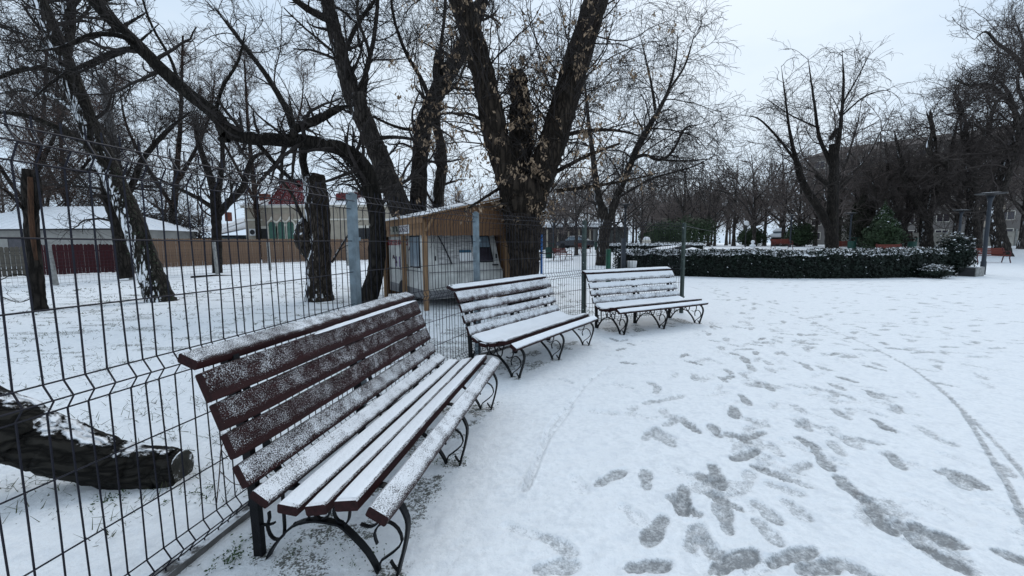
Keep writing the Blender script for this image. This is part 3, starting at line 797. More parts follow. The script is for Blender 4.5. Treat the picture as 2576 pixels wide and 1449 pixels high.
class Tree:
    def __init__(s, name, label, cat, base, wood, twig=None, group=None, seed=1, cat_group=None):
        s.name, s.label, s.cat, s.group = name, label, cat, group
        s.base = np.array(base, float); s.wood, s.twigm = wood, twig or wood
        s.rng = np.random.default_rng(seed); s.limbs = []; s.tw = []; s.V = []; s.F = []; s.nv = 0; s.extra = []
    def limb(s, P, R, sides=12, n=None, rough=0.06, cap=True):
        """one stem or limb from world points P and radii R"""
        Q = np.hstack([np.asarray(P, float), np.asarray(R, float)[:, None]])
        n = n or max(10, int(6 * len(P)))
        Q = spline(Q, n); P = Q[:, :3]; R = np.maximum(Q[:, 3], 0.004)
        P = P + s.rng.normal(size=P.shape) * (R * rough * 0.5)[:, None]
        V, F = tube_geo(P, R, sides)
        Vr = V.reshape(n, sides, 3)
        bump = s.rng.normal(size=(n, sides)); step = np.linalg.norm(P[-1] - P[0]) / n; ker = np.ones(int(np.clip(1.1 * R.mean() / max(step, 1e-3), 1, 9)) | 1)
        bump = np.apply_along_axis(lambda c: np.convolve(np.pad(c, len(ker) // 2, 'edge'), ker / math.sqrt(len(ker)), 'valid'), 0, bump)
        bump = 1 + rough * np.clip((bump + np.roll(bump, 1, 1)) * 0.5, -1.6, 0.8)
        bump = bump * (1 + 0.5 * rough * np.sin(np.arange(sides)[None] * 3 + s.rng.uniform(0, 6)))
        Vr = P[:, None] + (Vr - P[:, None]) * bump[..., None]
        s.V.append(Vr.reshape(-1, 3)); s.F.append(F + s.nv); s.nv += n * sides
        if cap:
            s.V.append(P[-1:]); c = s.nv; s.nv += 1; b = c - sides
            s.F.append(np.array([[b + k, b + (k + 1) % sides, c, c] for k in range(sides)]))
        s.limbs.append((P, R)); return s
    def px(s, pts, Y, sides=12, rough=0.06, cap=True):
        """limb from picture points (x, y, width) with a distance Y (or one per point)"""
        Ys = Y if hasattr(Y, '__len__') else [Y] * len(pts)
        if s.limbs and len(pts) > 3 and -20 < pts[-1][1] < 1449 and pts[-1][2] < 17:
            pts = list(pts[:-1]) + [(pts[-1][0], pts[-1][1], pts[-1][2] * 0.35)]
        P = [at(x, y, d) for (x, y, w), d in zip(pts, Ys)]; R = [0.91 * w * d / FPX / 2 / math.hypot(1, (x - 1288) / FPX) for (x, y, w), d in zip(pts, Ys)]
        return s.limb(P, R, sides, rough=rough, cap=cap)
    def par(s, K=9, sel=None):
        L = [resample(P, R, K) for i, (P, R) in enumerate(s.limbs) if sel is None or i in sel]
        return np.array([l[0] for l in L]), np.array([l[1] for l in L])
    def levels(s, par, specs):
        """recursive branching; thick levels join the trunk mesh, thin ones the crown"""
        for sp in specs:
            par2 = grow(par, sp, s.rng)
            if par2 is None: return
            s.tw.append((par2[0], par2[1], sp.get('sides', 3))); par = par2
        return par
    def twigs(s):
        V = []; F = []; nv = 0
        for P, R, sd in s.tw:
            v, f = batch_tubes(P, R, sd); V.append(v); F.append(f + nv); nv += len(v)
        return np.concatenate(V), np.concatenate(F)
    def build(s):
        root = empty(s.name, s.base)
        tag(root, s.label, s.cat, s.group)
        s.root = root
        V = np.concatenate(s.V) - s.base; F = np.concatenate(s.F)
        tri = F[:, 2] == F[:, 3]
        me = np_mesh('trunk', V, quads=F[~tri], tris=F[tri][:, :3] if tri.any() else None)
        s.trunk = link('trunk', me, s.wood, root, smooth=True)
        if s.tw:
            v, f = s.twigs(); s.crown = link('crown', np_mesh('crown', v - s.base, quads=f), s.twigm, root, smooth=True)
        return root

def quads_at(C, X, Y):
    """one quad per row: centres C, half axes X, Y (N,3)"""
    V = np.stack([C - X - Y, C + X - Y, C + X + Y, C - X + Y], 1).reshape(-1, 3)
    return V, np.arange(len(V)).reshape(-1, 4)

def leaf_mesh(C, size, rng, droop=0.7, bend=0.25):
    """folded leaves: two quads each, hanging more or less"""
    n = len(C); d = rng.normal(size=(n, 3)); d[:, 2] -= droop * 2; d /= np.linalg.norm(d, axis=1)[:, None]
    w = np.cross(d, rng.normal(size=(n, 3))); w /= np.linalg.norm(w, axis=1)[:, None]; nn = np.cross(d, w)
    L = (size * rng.uniform(0.6, 1.3, n))[:, None]
    a = C; m = C + d * L * 0.5 + nn * L * bend * rng.uniform(-1, 1, (n, 1)); e = C + d * L
    V = np.stack([a, m + w * L * 0.24, e, m - w * L * 0.24], 1).reshape(-1, 3)
    return V, np.arange(4 * n).reshape(-1, 4)

M['bark_dark'] = bark('bark_dark', (0.024, 0.020, 0.017), scale=10)
M['bark_lean'] = bark('bark_lean', (0.034, 0.030, 0.025), snow=dict(dir=(-0.25, -0.95, 0.15), thr=0.985, k=0.40, scale=9.0, r=0.18), scale=11)
M['bark_arch'] = bark('bark_arch', (0.020, 0.017, 0.014), snow=dict(dir=(-0.3, -0.2, 0.9), thr=0.98, k=0.42, scale=3.0, r=0.10), scale=11)
M['bark_big'] = bark('bark_big', (0.034, 0.026, 0.020), scale=9, strength=1.0)
M['bark_stump'] = bark('bark_stump', (0.050, 0.040, 0.032), snow=dict(dir=(-0.75, -0.45, 0.55), thr=0.89, k=0.34, scale=6.0), scale=12)
M['bark_mid'] = bark('bark_mid', (0.046, 0.039, 0.034), snow=dict(dir=(-0.9, -0.2, 0.3), thr=1.0, k=0.34, scale=3.0), scale=9)
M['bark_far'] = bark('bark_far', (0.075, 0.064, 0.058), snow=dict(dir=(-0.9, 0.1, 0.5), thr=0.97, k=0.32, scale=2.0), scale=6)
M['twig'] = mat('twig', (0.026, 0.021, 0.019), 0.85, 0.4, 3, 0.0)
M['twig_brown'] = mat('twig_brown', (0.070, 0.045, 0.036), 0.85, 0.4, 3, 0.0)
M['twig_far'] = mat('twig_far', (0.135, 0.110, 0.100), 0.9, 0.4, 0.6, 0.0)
M['dead_leaf'] = mat('dead_leaf', (0.27, 0.19, 0.125), 0.8, 0.55, 7, 0.0)
M['ivy'] = mat('ivy', (0.030, 0.045, 0.022), 0.6, 0.5, 8, 0.0, snow=dict(thr=1.25, scale=25, k=0.6))
M['snow_clump'] = M['snow_dirty']

SP_L = dict(bylen=True)
def std_levels(near, dens=1.0, droop=0.0, big=(1.2, 3.0), up=0.12):
    """branch orders for a tree at a given distance"""
    rm = max(0.0032, near * 0.00042)
    return [dict(per=2.0 * dens, t0=0.2, ang=(30, 75), len=big, ref=4.0, k=8, sides=5, rmin=rm * 2.0, rmax=0.06, rk=0.34, wig=0.15, bias=(0, 0, up), trop=(0, 0, 0.02), curl=0.08, tip=0.3),
            dict(per=3.2 * dens, t0=0.1, ang=(28, 70), len=(0.5, 1.6), ref=2.0, k=7, sides=4, rmin=rm * 1.25, rmax=0.018, rk=0.55, wig=0.17, bias=(0, 0, up * 0.7), trop=(0, 0, 0.012 - droop), curl=0.10),
            dict(per=5.0 * dens, t0=0.1, ang=(25, 65), len=(0.3, 1.05), ref=1.0, k=6, sides=3, rmin=rm, rmax=0.008, rk=0.6, wig=0.16, bias=(0, 0, 0.04), trop=(0, 0, -droop), curl=0.10)]

# --- the leaning trunk with snow and ivy, left
t = Tree('leaning_tree', 'thick trunk leaning left, snow streaked and ivy covered, behind the nearest fence panel', 'tree', on_ground(400, 758), M['bark_lean'], M['twig'], seed=21)
D = 11.7
t.px([(412, 775, 104), (395, 735, 86), (362, 640, 76), (330, 550, 72), (275, 430, 68), (232, 335, 64), (192, 230, 60), (150, 125, 56), (112, 35, 52), (70, -70, 46), (30, -200, 36)], [D, D, D, D, D + .1, D + .1, D, D - .2, D - .4, D - .6, D - .9], 18, 0.05)
t.px([(160, 150, 44), (172, 60, 42), (170, -40, 38), (160, -150, 30)], [D - .1, D + .3, D + .6, D + 1], 12)
t.px([(275, 430, 26), (215, 365, 24), (140, 320, 20), (60, 290, 17), (-40, 280, 12)], [D, D - .4, D - .9, D - 1.4, D - 1.9], 8)
t.px([(220, 310, 22), (150, 250, 20), (70, 225, 17), (-20, 240, 12)], [D, D + .4, D + .8, D + 1.2], 8)
t.px([(180, 200, 22), (100, 170, 20), (10, 190, 16), (-60, 230, 12)], [D - .2, D - .6, D - 1.1, D - 1.6], 8)
t.px([(165, 160, 20), (90, 100, 18), (20, 70, 14), (-50, 60, 10)], [D, D + .7, D + 1.3, D + 1.8], 8)
t.px([(150, 120, 18), (220, 95, 17), (300, 70, 14), (370, 30, 10)], [D, D + .6, D + 1.1, D + 1.5], 8)
t.px([(175, 190, 18), (260, 150, 16), (330, 120, 12), (400, 60, 8)], [D, D - .6, D - 1.0, D - 1.4], 8)
t.levels(t.par(sel=range(1, 8)), std_levels(11, 1.55, big=(0.9, 2.3)))
t.levels(t.par(sel=[0]), [dict(std_levels(11)[0], per=1.2, t0=0.5, len=(0.8, 2.0)), std_levels(11)[1], std_levels(11)[2]])
t.build()
P0, R0 = t.limbs[0]; rg = np.random.default_rng(5); n = 1500                       # ivy on the lower trunk
tt = rg.uniform(0.02, 0.42, n) * (len(P0) - 1); i0 = tt.astype(int); C = P0[i0] + (P0[i0 + 1] - P0[i0]) * (tt - i0)[:, None]
ph = rg.normal(0.25, 0.9, n); C = C + (R0[i0] * rg.uniform(0.86, 1.0, n))[:, None] * np.stack([np.cos(ph), -np.abs(np.sin(ph)), 0.25 * rg.normal(size=n)], -1)
v, f = leaf_mesh(C, 0.065, rg, 0.4)
tag(link('ivy', np_mesh('ivy', v - t.base, quads=f), M['ivy'], t.root), kind='stuff')

# --- the arching tree left of the caravan
D = 10.6
t = Tree('arching_tree', 'dark trunk bending over in a long arch to the left, beside the caravan shelter', 'tree', at(915, 800, D) * np.array([1, 1, 0]), M['bark_arch'], M['twig'], seed=31)
t.px([(905, 790, 64), (928, 740, 54), (945, 680, 46), (948, 610, 48), (950, 560, 46), (938, 490, 48), (912, 420, 50), (862, 376, 44), (780, 358, 40), (700, 352, 40), (620, 346, 40), (572, 332, 44)], [D, D, D, D, D, D, D, D - .1, D - .2, D - .3, D - .4, D - .5], 16, 0.05)
t.px([(572, 338, 46), (545, 292, 42), (480, 240, 40), (410, 178, 40), (345, 112, 42), (285, 55, 40), (240, 5, 40), (190, -70, 36), (130, -160, 30)], [D - .5, D - .5, D - .6, D - .7, D - .8, D - .9, D - 1.0, D - 1.1, D - 1.2], 14, 0.05)
t.px([(735, 352, 24), (745, 325, 25), (800, 300, 26), (840, 278, 22), (880, 265, 16)], [D - .3, D - .4, D - .2, D + .1, D + .3], 9)
t.px([(742, 325, 20), (718, 270, 18), (670, 190, 15), (610, 110, 12), (540, 20, 9)], [D - .3, D - .1, D + .2, D + .5, D + .8], 8)
t.px([(575, 352, 20), (556, 352, 17), (552, 346, 15)], D - .5, 8)
t.px([(640, 350, 15), (700, 420, 12), (755, 470, 10), (770, 400, 6)][:3], [D - .4, D, D + .2], 7)
t.px([(770, 362, 20), (762, 400, 22), (770, 440, 20)], [D - .2, D + .3, D + .8], 8)
t.px([(345, 112, 22), (300, 90, 18), (230, 88, 15), (150, 120, 11), (60, 130, 8)], [D - .8, D - 1.2, D - 1.5, D - 1.8, D - 2], 8)
t.px([(350, 120, 20), (290, 130, 18), (220, 160, 15), (140, 200, 11), (70, 260, 8)], [D - .8, D - .4, D, D + .3, D + .6], 8)
t.px([(240, 10, 16), (330, -20, 13), (450, -30, 10)], [D - 1, D - .6, D - .2], 7)
t.px([(450, 215, 12), (430, 150, 10), (380, 60, 8), (350, -30, 6)], [D - .7, D - .3, D, D + .3], 7)
t.px([(540, 290, 12), (560, 220, 10), (600, 150, 8), (620, 60, 6)], [D - .5, D - .9, D - 1.2, D - 1.5], 7)
sp = std_levels(10.5, 1.35, 0.02, big=(0.8, 2.2))
t.levels(t.par(sel=[2, 3, 7, 8, 9, 10, 11]), sp)
t.levels(t.par(sel=[0, 1]), [dict(sp[0], per=4.0, t0=0.35, len=(0.6, 1.9), ang=(40, 90)), sp[1], sp[2]])
t.build()

# --- leaning trunk behind the caravan and its neighbours
D = 14.5
t = Tree('cut_back_tree', 'trunk leaning left behind the caravan shelter, with a sawn stub', 'tree', at(1030, 560, D) * np.array([1, 1, 0]), M['bark_mid'], M['twig'], seed=41)
t.px([(1075, 720, 70), (1040, 600, 66), (1005, 520, 62), (960, 410, 56), (915, 300, 54), (890, 245, 54), (868, 180, 46), (850, 110, 42), (832, 40, 38), (812, -50, 34), (790, -150, 28)], D, 14)
t.px([(905, 300, 44), (905, 262, 44), (903, 238, 40)], [D - .2, D - .3, D - .3], 10)
t.px([(950, 400, 24), (962, 376, 24), (964, 366, 22)], [D - .1, D - .2, D - .2], 8)
t.px([(850, 60, 24), (770, 20, 20), (700, -40, 14)], [D, D - .6, D - 1.2], 8)
t.px([(905, 245, 16), (918, 190, 14), (940, 100, 12), (950, 0, 10), (945, -80, 8)], [D - .2, D + .2, D + .5, D + .8, D + 1], 7)
t.px([(892, 240, 12), (930, 150, 10), (900, 40, 8), (905, -60, 6)], [D, D - .5, D - .9, D - 1.2], 7)
t.px([(860, 150, 14), (900, 60, 12), (960, -20, 8)], [D, D + .6, D + 1], 7)
t.px([(935, 350, 14), (1000, 345, 10), (1090, 360, 7)], [D, D - .6, D - 1.1], 6)
sp = std_levels(13, 1.4, 0.0, big=(0.9, 2.6))
t.levels(t.par(sel=[3, 4, 5, 6, 7]), sp)
t.levels(t.par(sel=[0]), [dict(sp[0], per=3.0, t0=0.45, ang=(35, 85)), sp[1], sp[2]])
t.build()
t = Tree('forked_tree', 'grey trunk curving right behind the caravan, half hidden by the tall tree', 'tree', at(1050, 560, D + 1) * np.array([1, 1, 0]), M['bark_dark'], M['twig'], seed=43)
D = 15.0
t.px([(1045, 720, 52), (1048, 600, 50), (1052, 500, 46), (1056, 400, 44), (1066, 320, 44), (1092, 245, 44), (1130, 180, 44), (1165, 120, 38), (1195, 50, 34), (1225, -40, 28)], D, 13)
t.px([(1110, 230, 22), (1098, 190, 22), (1102, 132, 19)], [D - .2, D - .3, D - .3], 8)
t.px([(1085, 260, 14), (1060, 200, 12), (1020, 130, 10), (990, 40, 8), (980, -60, 6)], [D, D + .4, D + .8, D + 1.2, D + 1.5], 7)
t.px([(1100, 200, 12), (1110, 110, 10), (1120, 10, 8), (1110, -90, 6)], [D - .3, D, D + .3, D + .5], 7)
t.px([(1060, 330, 10), (1000, 320, 8), (930, 290, 6)], [D, D - .5, D - .9], 6)
sp = std_levels(13.5, 1.45, 0.0, big=(0.9, 2.4))
t.levels(t.par(sel=[2, 3, 4]), sp)
t.levels(t.par(sel=[0]), [dict(sp[0], per=2.6, t0=0.4, ang=(35, 85)), sp[1], sp[2]])
t.build()
t = Tree('thin_trunk_tree', 'slim snow flecked trunk right behind the highest point of the shelter roof', 'tree', at(1105, 560, 16) * np.array([1, 1, 0]), M['bark_mid'], M['twig'], seed=44)
D = 16.0
t.px([(1102, 700, 34), (1104, 560, 33), (1103, 490, 32), (1112, 420, 30), (1110, 370, 27), (1098, 320, 25), (1098, 270, 24), (1104, 210, 20), (1112, 140, 14)], D, 11)
t.px([(1105, 245, 9), (1150, 210, 7), (1180, 130, 5)], [D, D + .3, D + .6], 6)
t.px([(1100, 300, 8), (1070, 250, 6), (1050, 180, 5)], [D, D + .5, D + .8], 6)
t.levels(t.par(), std_levels(16, 0.9, big=(0.6, 1.6)))
t.build()

# --- the tall forked tree with dead winged seeds
D = 10.5
t = Tree('seed_hung_tree', 'tall tree forking above the caravan, hung with brown dead seeds and shoots', 'tree', at(1320, 770, D) * np.array([1, 1, 0]), M['bark_big'], M['twig'], seed=51)
BX = t.base[0]
t.px([(1322, 800, 98), (1320, 730, 83), (1320, 660, 80), (1318, 600, 90), (1316, 545, 106), (1318, 500, 124), (1322, 462, 131)], D, 22, 0.07)
t.px([(1300, 520, 75), (1282, 450, 76), (1262, 390, 71), (1245, 330, 68), (1228, 250, 65), (1208, 160, 63), (1185, 80, 61), (1160, 0, 60), (1130, -90, 53), (1100, -190, 43)], [D, D, D - .05, D - .1, D - .15, D - .2, D - .25, D - .3, D - .4, D - .5], 18, 0.06)
t.px([(1338, 520, 75), (1358, 450, 78), (1378, 390, 75), (1400, 330, 73), (1425, 240, 71), (1452, 150, 70), (1480, 60, 66), (1502, -10, 65), (1530, -100, 58), (1560, -200, 46)], [D, D, D, D + .1, D + .2, D + .3, D + .4, D + .5, D + .6, D + .7], 18, 0.06)
t.px([(1316, 500, 66), (1312, 420, 63), (1310, 340, 58), (1308, 260, 53), (1304, 205, 48), (1300, 188, 37)], [D + .2, D + .35, D + .45, D + .5, D + .5, D + .5], 14, 0.10)
sp = std_levels(10.5, 1.0, 0.0, big=(0.9, 2.6))
def shoots(sel, per, t0, t1, ln, ang=(35, 95), bias=(0, 0, 0.35)):
    lv = [dict(sp[0], per=per, t0=t0, t1=t1, len=ln, ang=ang, bias=bias, rk=0.16, rmax=0.022, rmin=0.008, ref=4.5), dict(sp[1], per=2.6), dict(sp[2], per=3.4)]
    return t.levels(t.par(sel=sel), lv)
shoots([0], 26, 0.45, 1.0, (0.5, 1.5), (50, 100), (0, -0.05, 0.30))
shoots([1], 11, 0.0, 0.95, (0.7, 2.2))
shoots([2], 11, 0.0, 0.95, (0.7, 2.4))
shoots([3], 24, 0.0, 1.0, (0.6, 1.9), (25, 80))
t.px([(1385, 440, 12), (1470, 395, 10), (1560, 360, 7)], [D, D - .3, D - .6], 7)
t.px([(1400, 345, 14), (1470, 330, 11), (1550, 328, 8), (1640, 350, 5)], [D, D + .3, D + .5, D + .7], 7)
t.px([(1400, 480, 11), (1480, 470, 9), (1570, 455, 7), (1680, 430, 5)], [D, D - .1, D - .1, D], 7)
t.px([(1262, 470, 10), (1215, 500, 8), (1170, 530, 6)], [D, D - .3, D - .5], 6)
t.px([(1250, 330, 10), (1190, 290, 8), (1140, 285, 6)], [D, D - .2, D - .3], 6)
t.levels(t.par(sel=[4, 5, 6, 7, 8]), [dict(sp[1], per=2.4, len=(0.4, 1.2)), sp[2]])
t.build()
rg = np.random.default_rng(8); C = []
for P, R, sd in t.tw[:-1]:
    n = len(P); m = rg.random(n) < (0.42 if sd >= 4 else 0.30); q = P[m]
    k = rg.integers(1, q.shape[1], len(q)); C.append(q[np.arange(len(q)), k]); C.append(q[:, -1])
C = np.concatenate(C); C = C[(C[:, 2] > 1.9) & (C[:, 2] < 7.0)]
C = C[rg.random(len(C)) < np.clip(1.2 - 0.22 * (C[:, 2] - 2), 0.22, 1.0)]
C = np.repeat(C, rg.integers(3, 10, len(C)), 0); C = C + rg.normal(size=C.shape) * np.array([0.035, 0.035, 0.05])
v, f = leaf_mesh(C, 0.088, rg, 0.9)
tag(link('dead_seeds', np_mesh('dead_seeds', v - t.base, quads=f), M['dead_leaf'], t.root), kind='stuff')

# --- sawn stump with a snowy burl
D = 11.55
t = Tree('pollard_stump', 'sawn-off upright trunk with a snowy burl on its left side', 'tree', on_ground(803, 757), M['bark_stump'], M['twig'], seed=61)
t.px([(806, 775, 98), (803, 745, 80), (802, 700, 72), (802, 640, 70), (800, 570, 70), (797, 510, 68), (792, 462, 62), (790, 442, 56)], D, 18, 0.05)
t.px([(790, 650, 40), (772, 612, 56), (764, 582, 52), (766, 560, 36), (770, 552, 14)], [D, D - .15, D - .2, D - .2, D - .2], 14, 0.10)
t.px([(772, 462, 20), (766, 430, 20), (757, 392, 15), (748, 350, 12), (735, 290, 8), (725, 230, 5)], [D - .1, D - .15, D - .1, D, D + .1, D + .2], 9)
t.px([(770, 568, 12), (752, 530, 11), (735, 490, 9), (700, 450, 6), (640, 430, 4)], [D - .2, D - .25, D - .3, D - .4, D - .5], 7)
t.px([(835, 660, 7), (870, 600, 5), (900, 560, 3)], [D - .1, D - .3, D - .4], 6)
t.levels(t.par(sel=[2, 3, 4]), [dict(std_levels(11.5)[1], per=2.5, len=(0.4, 1.2)), std_levels(11.5)[2]])
t.build()
# --- split stump at the left edge
D = 10.05
t = Tree('split_stump', 'broken dark trunk at the left edge, torn bark showing orange wood', 'tree', on_ground(103, 784), M['bark_dark'], M['twig'], seed=62)
t.px([(110, 800, 64), (102, 775, 50), (94, 720, 44), (88, 650, 46), (82, 590, 48), (76, 530, 44), (72, 480, 42), (70, 440, 38), (66, 425, 26)], D, 14, 0.08)
t.px([(82, 560, 20), (96, 500, 22), (94, 450, 20), (90, 420, 14)], [D - .05, D - .1, D - .1, D - .1], 9, 0.12)
t.px([(70, 540, 12), (35, 500, 10), (0, 470, 8), (-60, 440, 6)], [D, D - .3, D - .5, D - .8], 7)
t.px([(90, 700, 6), (40, 690, 5), (-10, 710, 3)], [D, D - .2, D - .3], 6)
t.px([(98, 740, 5), (50, 760, 4), (0, 745, 3)], [D, D - .3, D - .5], 6)
t.levels(t.par(sel=[2, 3, 4]), [dict(std_levels(10)[1], per=4, len=(0.4, 1.2)), std_levels(10)[2]])
t.build()
M['raw_wood'] = mat('raw_wood', (0.060, 0.030, 0.017), 0.9, 0.6, 5, 0.5, 30, stretch=(6, 6, 0.8))
q = [(72, 445, 9), (73, 490, 12), (74, 540, 11), (78, 590, 10), (84, 630, 7), (89, 655, 3)]
mb = MB(); pts = [at(x, y, D - 0.235 + 0.0 * y) for x, y, w in q]
V = []; F = []
for (x, y, w), p in zip(q, pts):
    h = w * D / FPX / 2; bul = 0.035
    for k, (dx, dy) in enumerate(((-h, 0.05), (-h * .5, -bul * .3), (0, -bul * .6), (h * .5, -bul * .3), (h, 0.05))): V.append((p[0] + dx - t.base[0], p[1] + dy - t.base[1], p[2]))
for i in range(len(q) - 1):
    for k in range(4): F.append((i * 5 + k, i * 5 + k + 1, i * 5 + 6 + k, i * 5 + 5 + k))
me = bpy.data.meshes.new('torn_wood'); me.from_pydata(V, [], [f[::-1] for f in F]); tag(link('torn_wood', me, M['raw_wood'], t.root, smooth=True), 'long strip of orange bare wood')

# --- trees on the lawn farther back, left
def mid_tree(name, label, base, stems, seed, wood='bark_dark', tw='twig', dist=25, dens=1.0, droop=0.0, big=(1.2, 3.2), per0=None, up=0.12, group=None, extra=None):
    t = Tree(name, label, 'tree', base, M[wood], M[tw], seed=seed, group=group)
    for pts, Y in stems: t.px(pts, Y, 9)
    sp = std_levels(dist, dens, droop, big, up)
    if per0: sp[0]['per'] = per0
    if extra: sp[0].update(extra)
    t.levels(t.par(), sp); t.build(); return t
D = 24.0
mid_tree('pollard_tree', 'dark tree with thick crooked arms in front of the brown plank fence', at(548, 690, D) * np.array([1, 1, 0]), [
    ([(548, 690, 30), (546, 620, 30), (545, 560, 30), (544, 520, 34), (540, 480, 28), (520, 420, 20), (500, 360, 16), (490, 300, 12)], D),
    ([(548, 540, 24), (580, 505, 22), (612, 470, 20), (622, 430, 17), (640, 395, 13), (680, 380, 9)], [D, D - .3, D - .4, D - .3, D, D + .3]),
    ([(544, 520, 20), (552, 460, 18), (560, 400, 14), (556, 330, 11), (540, 250, 8)], [D, D + .4, D + .8, D + 1, D + 1.2]),
    ([(546, 530, 16), (500, 500, 14), (440, 470, 11), (380, 440, 8)], [D, D + .3, D + .6, D + .8])], 71, dist=22, dens=1.0, big=(1.2, 3.0))
D = 19.0
mid_tree('leaning_stem_tree', 'dark stem leaning left just behind the snow streaked trunk', at(305, 700, D) * np.array([1, 1, 0]), [
    ([(318, 700, 44), (305, 620, 44), (296, 560, 46), (275, 500, 40), (262, 440, 34), (235, 390, 26), (190, 340, 20), (120, 310, 14)], D),
    ([(290, 540, 26), (330, 470, 22), (360, 400, 18), (420, 330, 14), (480, 280, 9)], [D, D + .5, D + .9, D + 1.2, D + 1.5]),
    ([(262, 440, 18), (230, 430, 16), (190, 430, 12), (130, 400, 8)], [D, D - .3, D - .6, D - .9])], 72, dist=19, dens=1.2, big=(1.2, 2.8))
for i, (x, w, top, lean, lab) in enumerate([(180, 20, 120, -20, 'bare tree among the twigs left of the leaning trunk, behind the red fence'), (430, 24, 90, 15, 'bare brown twigged tree above the plank fence, left of the pollard'),
                                        (655, 18, 150, -20, 'bare tree behind the plank fence right of the crooked pollard'), (60, 26, 60, 30, 'bare tree behind the snowy roof at the left edge')]):
    D = 47.0 if i < 3 else 38.0
    mid_tree('lawn_tree', lab, at(x, 680, D) * np.array([1, 1, 0]), [
        ([(x, 690, w), (x + lean * .3, 560, w * .9), (x + lean, 430, w * .75), (x + lean * 1.6, 300, w * .5), (x + lean * 2, top, w * .25)], D),
        ([(x + lean * .3, 520, w * .6), (x - 60, 420, w * .5), (x - 110, 320, w * .35), (x - 130, 220, w * .2)], [D, D + .6, D + 1.2, D + 1.6]),
        ([(x + lean * .6, 470, w * .6), (x + 60, 380, w * .45), (x + 100, 280, w * .3), (x + 110, 180, w * .2)], [D, D - .6, D - 1.2, D - 1.6])], 80 + i, tw='twig_brown', dist=30, dens=1.0, big=(2.2, 5.5), group='bare trees around the lawn')
# ------------------------------------------------------------------ trees beyond the square
D = 26.0
def drooping(dist, dens):
    sp = std_levels(dist, dens, 0.035, (1.6, 4.2), 0.05)
    sp[0]['trop'] = (0, 0, -0.004); sp[1]['len'] = (0.8, 2.4); sp[2]['len'] = (0.4, 1.2); return sp
t = Tree('weeping_tree', 'bare tree with one limb reaching far right and fine drooping twigs, left of the hedge', 'tree', on_ground(1516, 668), M['bark_mid'], M['twig'], seed=101)
D = t.base[1]
t.px([(1517, 690, 46), (1516, 660, 38), (1518, 600, 34), (1522, 555, 36), (1505, 500, 24), (1497, 440, 18), (1490, 380, 14), (1480, 300, 10), (1470, 200, 5)], D, 12)
t.px([(1528, 560, 24), (1550, 500, 22), (1570, 450, 20), (1600, 380, 18), (1628, 325, 16), (1655, 280, 13), (1682, 225, 9), (1700, 150, 5), (1706, 70, 2)], [D - .2 * i for i in range(9)], 10)
t.px([(1585, 405, 12), (1620, 390, 10), (1660, 402, 9), (1692, 380, 8), (1722, 325, 6), (1762, 312, 3)], [D - .8, D - 1, D - 1.3, D - 1.6, D - 1.8, D - 2], 7)
t.px([(1650, 285, 9), (1640, 220, 7), (1625, 150, 5), (1610, 90, 2)], [D - 1, D - .6, D - .3, D], 6)
t.px([(1680, 230, 8), (1720, 170, 6), (1740, 110, 4), (1748, 80, 2)], [D - 1.2, D - 1.6, D - 1.8, D - 2], 6)
t.px([(1660, 402, 6), (1720, 405, 5), (1790, 400, 2)], [D - 1.3, D - 1.6, D - 1.9], 6)
t.px([(1550, 500, 8), (1640, 450, 6), (1740, 420, 4), (1810, 385, 2)], [D - .5, D - 1.5, D - 2.2, D - 2.6], 6)
t.levels(t.par(), drooping(D * 0.8, 0.9)); t.build()
t = Tree('twin_stem_tree', 'tall bare tree with fans of upright shoots standing behind the hedge', 'tree', (at(2092, 660, 32) * np.array([1, 1, 0])) + np.array([0, 0, gz(24, 32)]), M['bark_dark'], M['twig'], seed=102)
D = 32.0
t.px([(2092, 668, 50), (2092, 620, 40), (2092, 560, 38), (2096, 480, 32), (2098, 400, 28), (2096, 362, 26)], D, 12)
t.px([(2088, 575, 28), (2060, 525, 26), (2022, 465, 22), (2008, 420, 20), (1998, 385, 13), (1985, 320, 8), (1975, 240, 5), (1965, 165, 2)], [D, D - .3, D - .6, D - .8, D - .9, D - 1, D - 1, D - 1], 10)
t.px([(2098, 430, 16), (2080, 390, 14), (2060, 340, 11), (2050, 270, 8), (2040, 200, 5), (2032, 140, 2)], [D, D + .3, D + .5, D + .7, D + .8, D + .9], 8)
t.px([(2098, 420, 16), (2110, 350, 13), (2118, 280, 10), (2122, 200, 7), (2118, 120, 2)], [D, D - .3, D - .5, D - .6, D - .7], 8)
t.px([(2090, 350, 14), (2100, 335, 14), (2108, 325, 13)], [D - .2, D - .2, D - .2], 8)
t.px([(2005, 410, 9), (1960, 350, 7), (1910, 300, 5), (1868, 290, 2)], [D - .8, D - 1.2, D - 1.6, D - 2], 7)
t.px([(2118, 290, 7), (2180, 240, 5), (2240, 225, 2)], [D - .5, D - 1, D - 1.4], 6)
t.px([(2120, 260, 6), (2160, 190, 4), (2190, 130, 2)], [D - .5, D - .9, D - 1.1], 6)
t.px([(2055, 320, 6), (1990, 290, 4), (1930, 250, 2)], [D + .5, D + .7, D + .9], 6)
t.px([(2088, 470, 14), (2070, 455, 13), (2052, 440, 12)], [D, D - .3, D - .5], 7)
sp = drooping(D * 0.75, 0.75); sp[0]['len'] = (1.2, 3.2); sp[0]['ang'] = (20, 50)
t.levels(t.par(sel=range(1, 9)), sp); t.build()
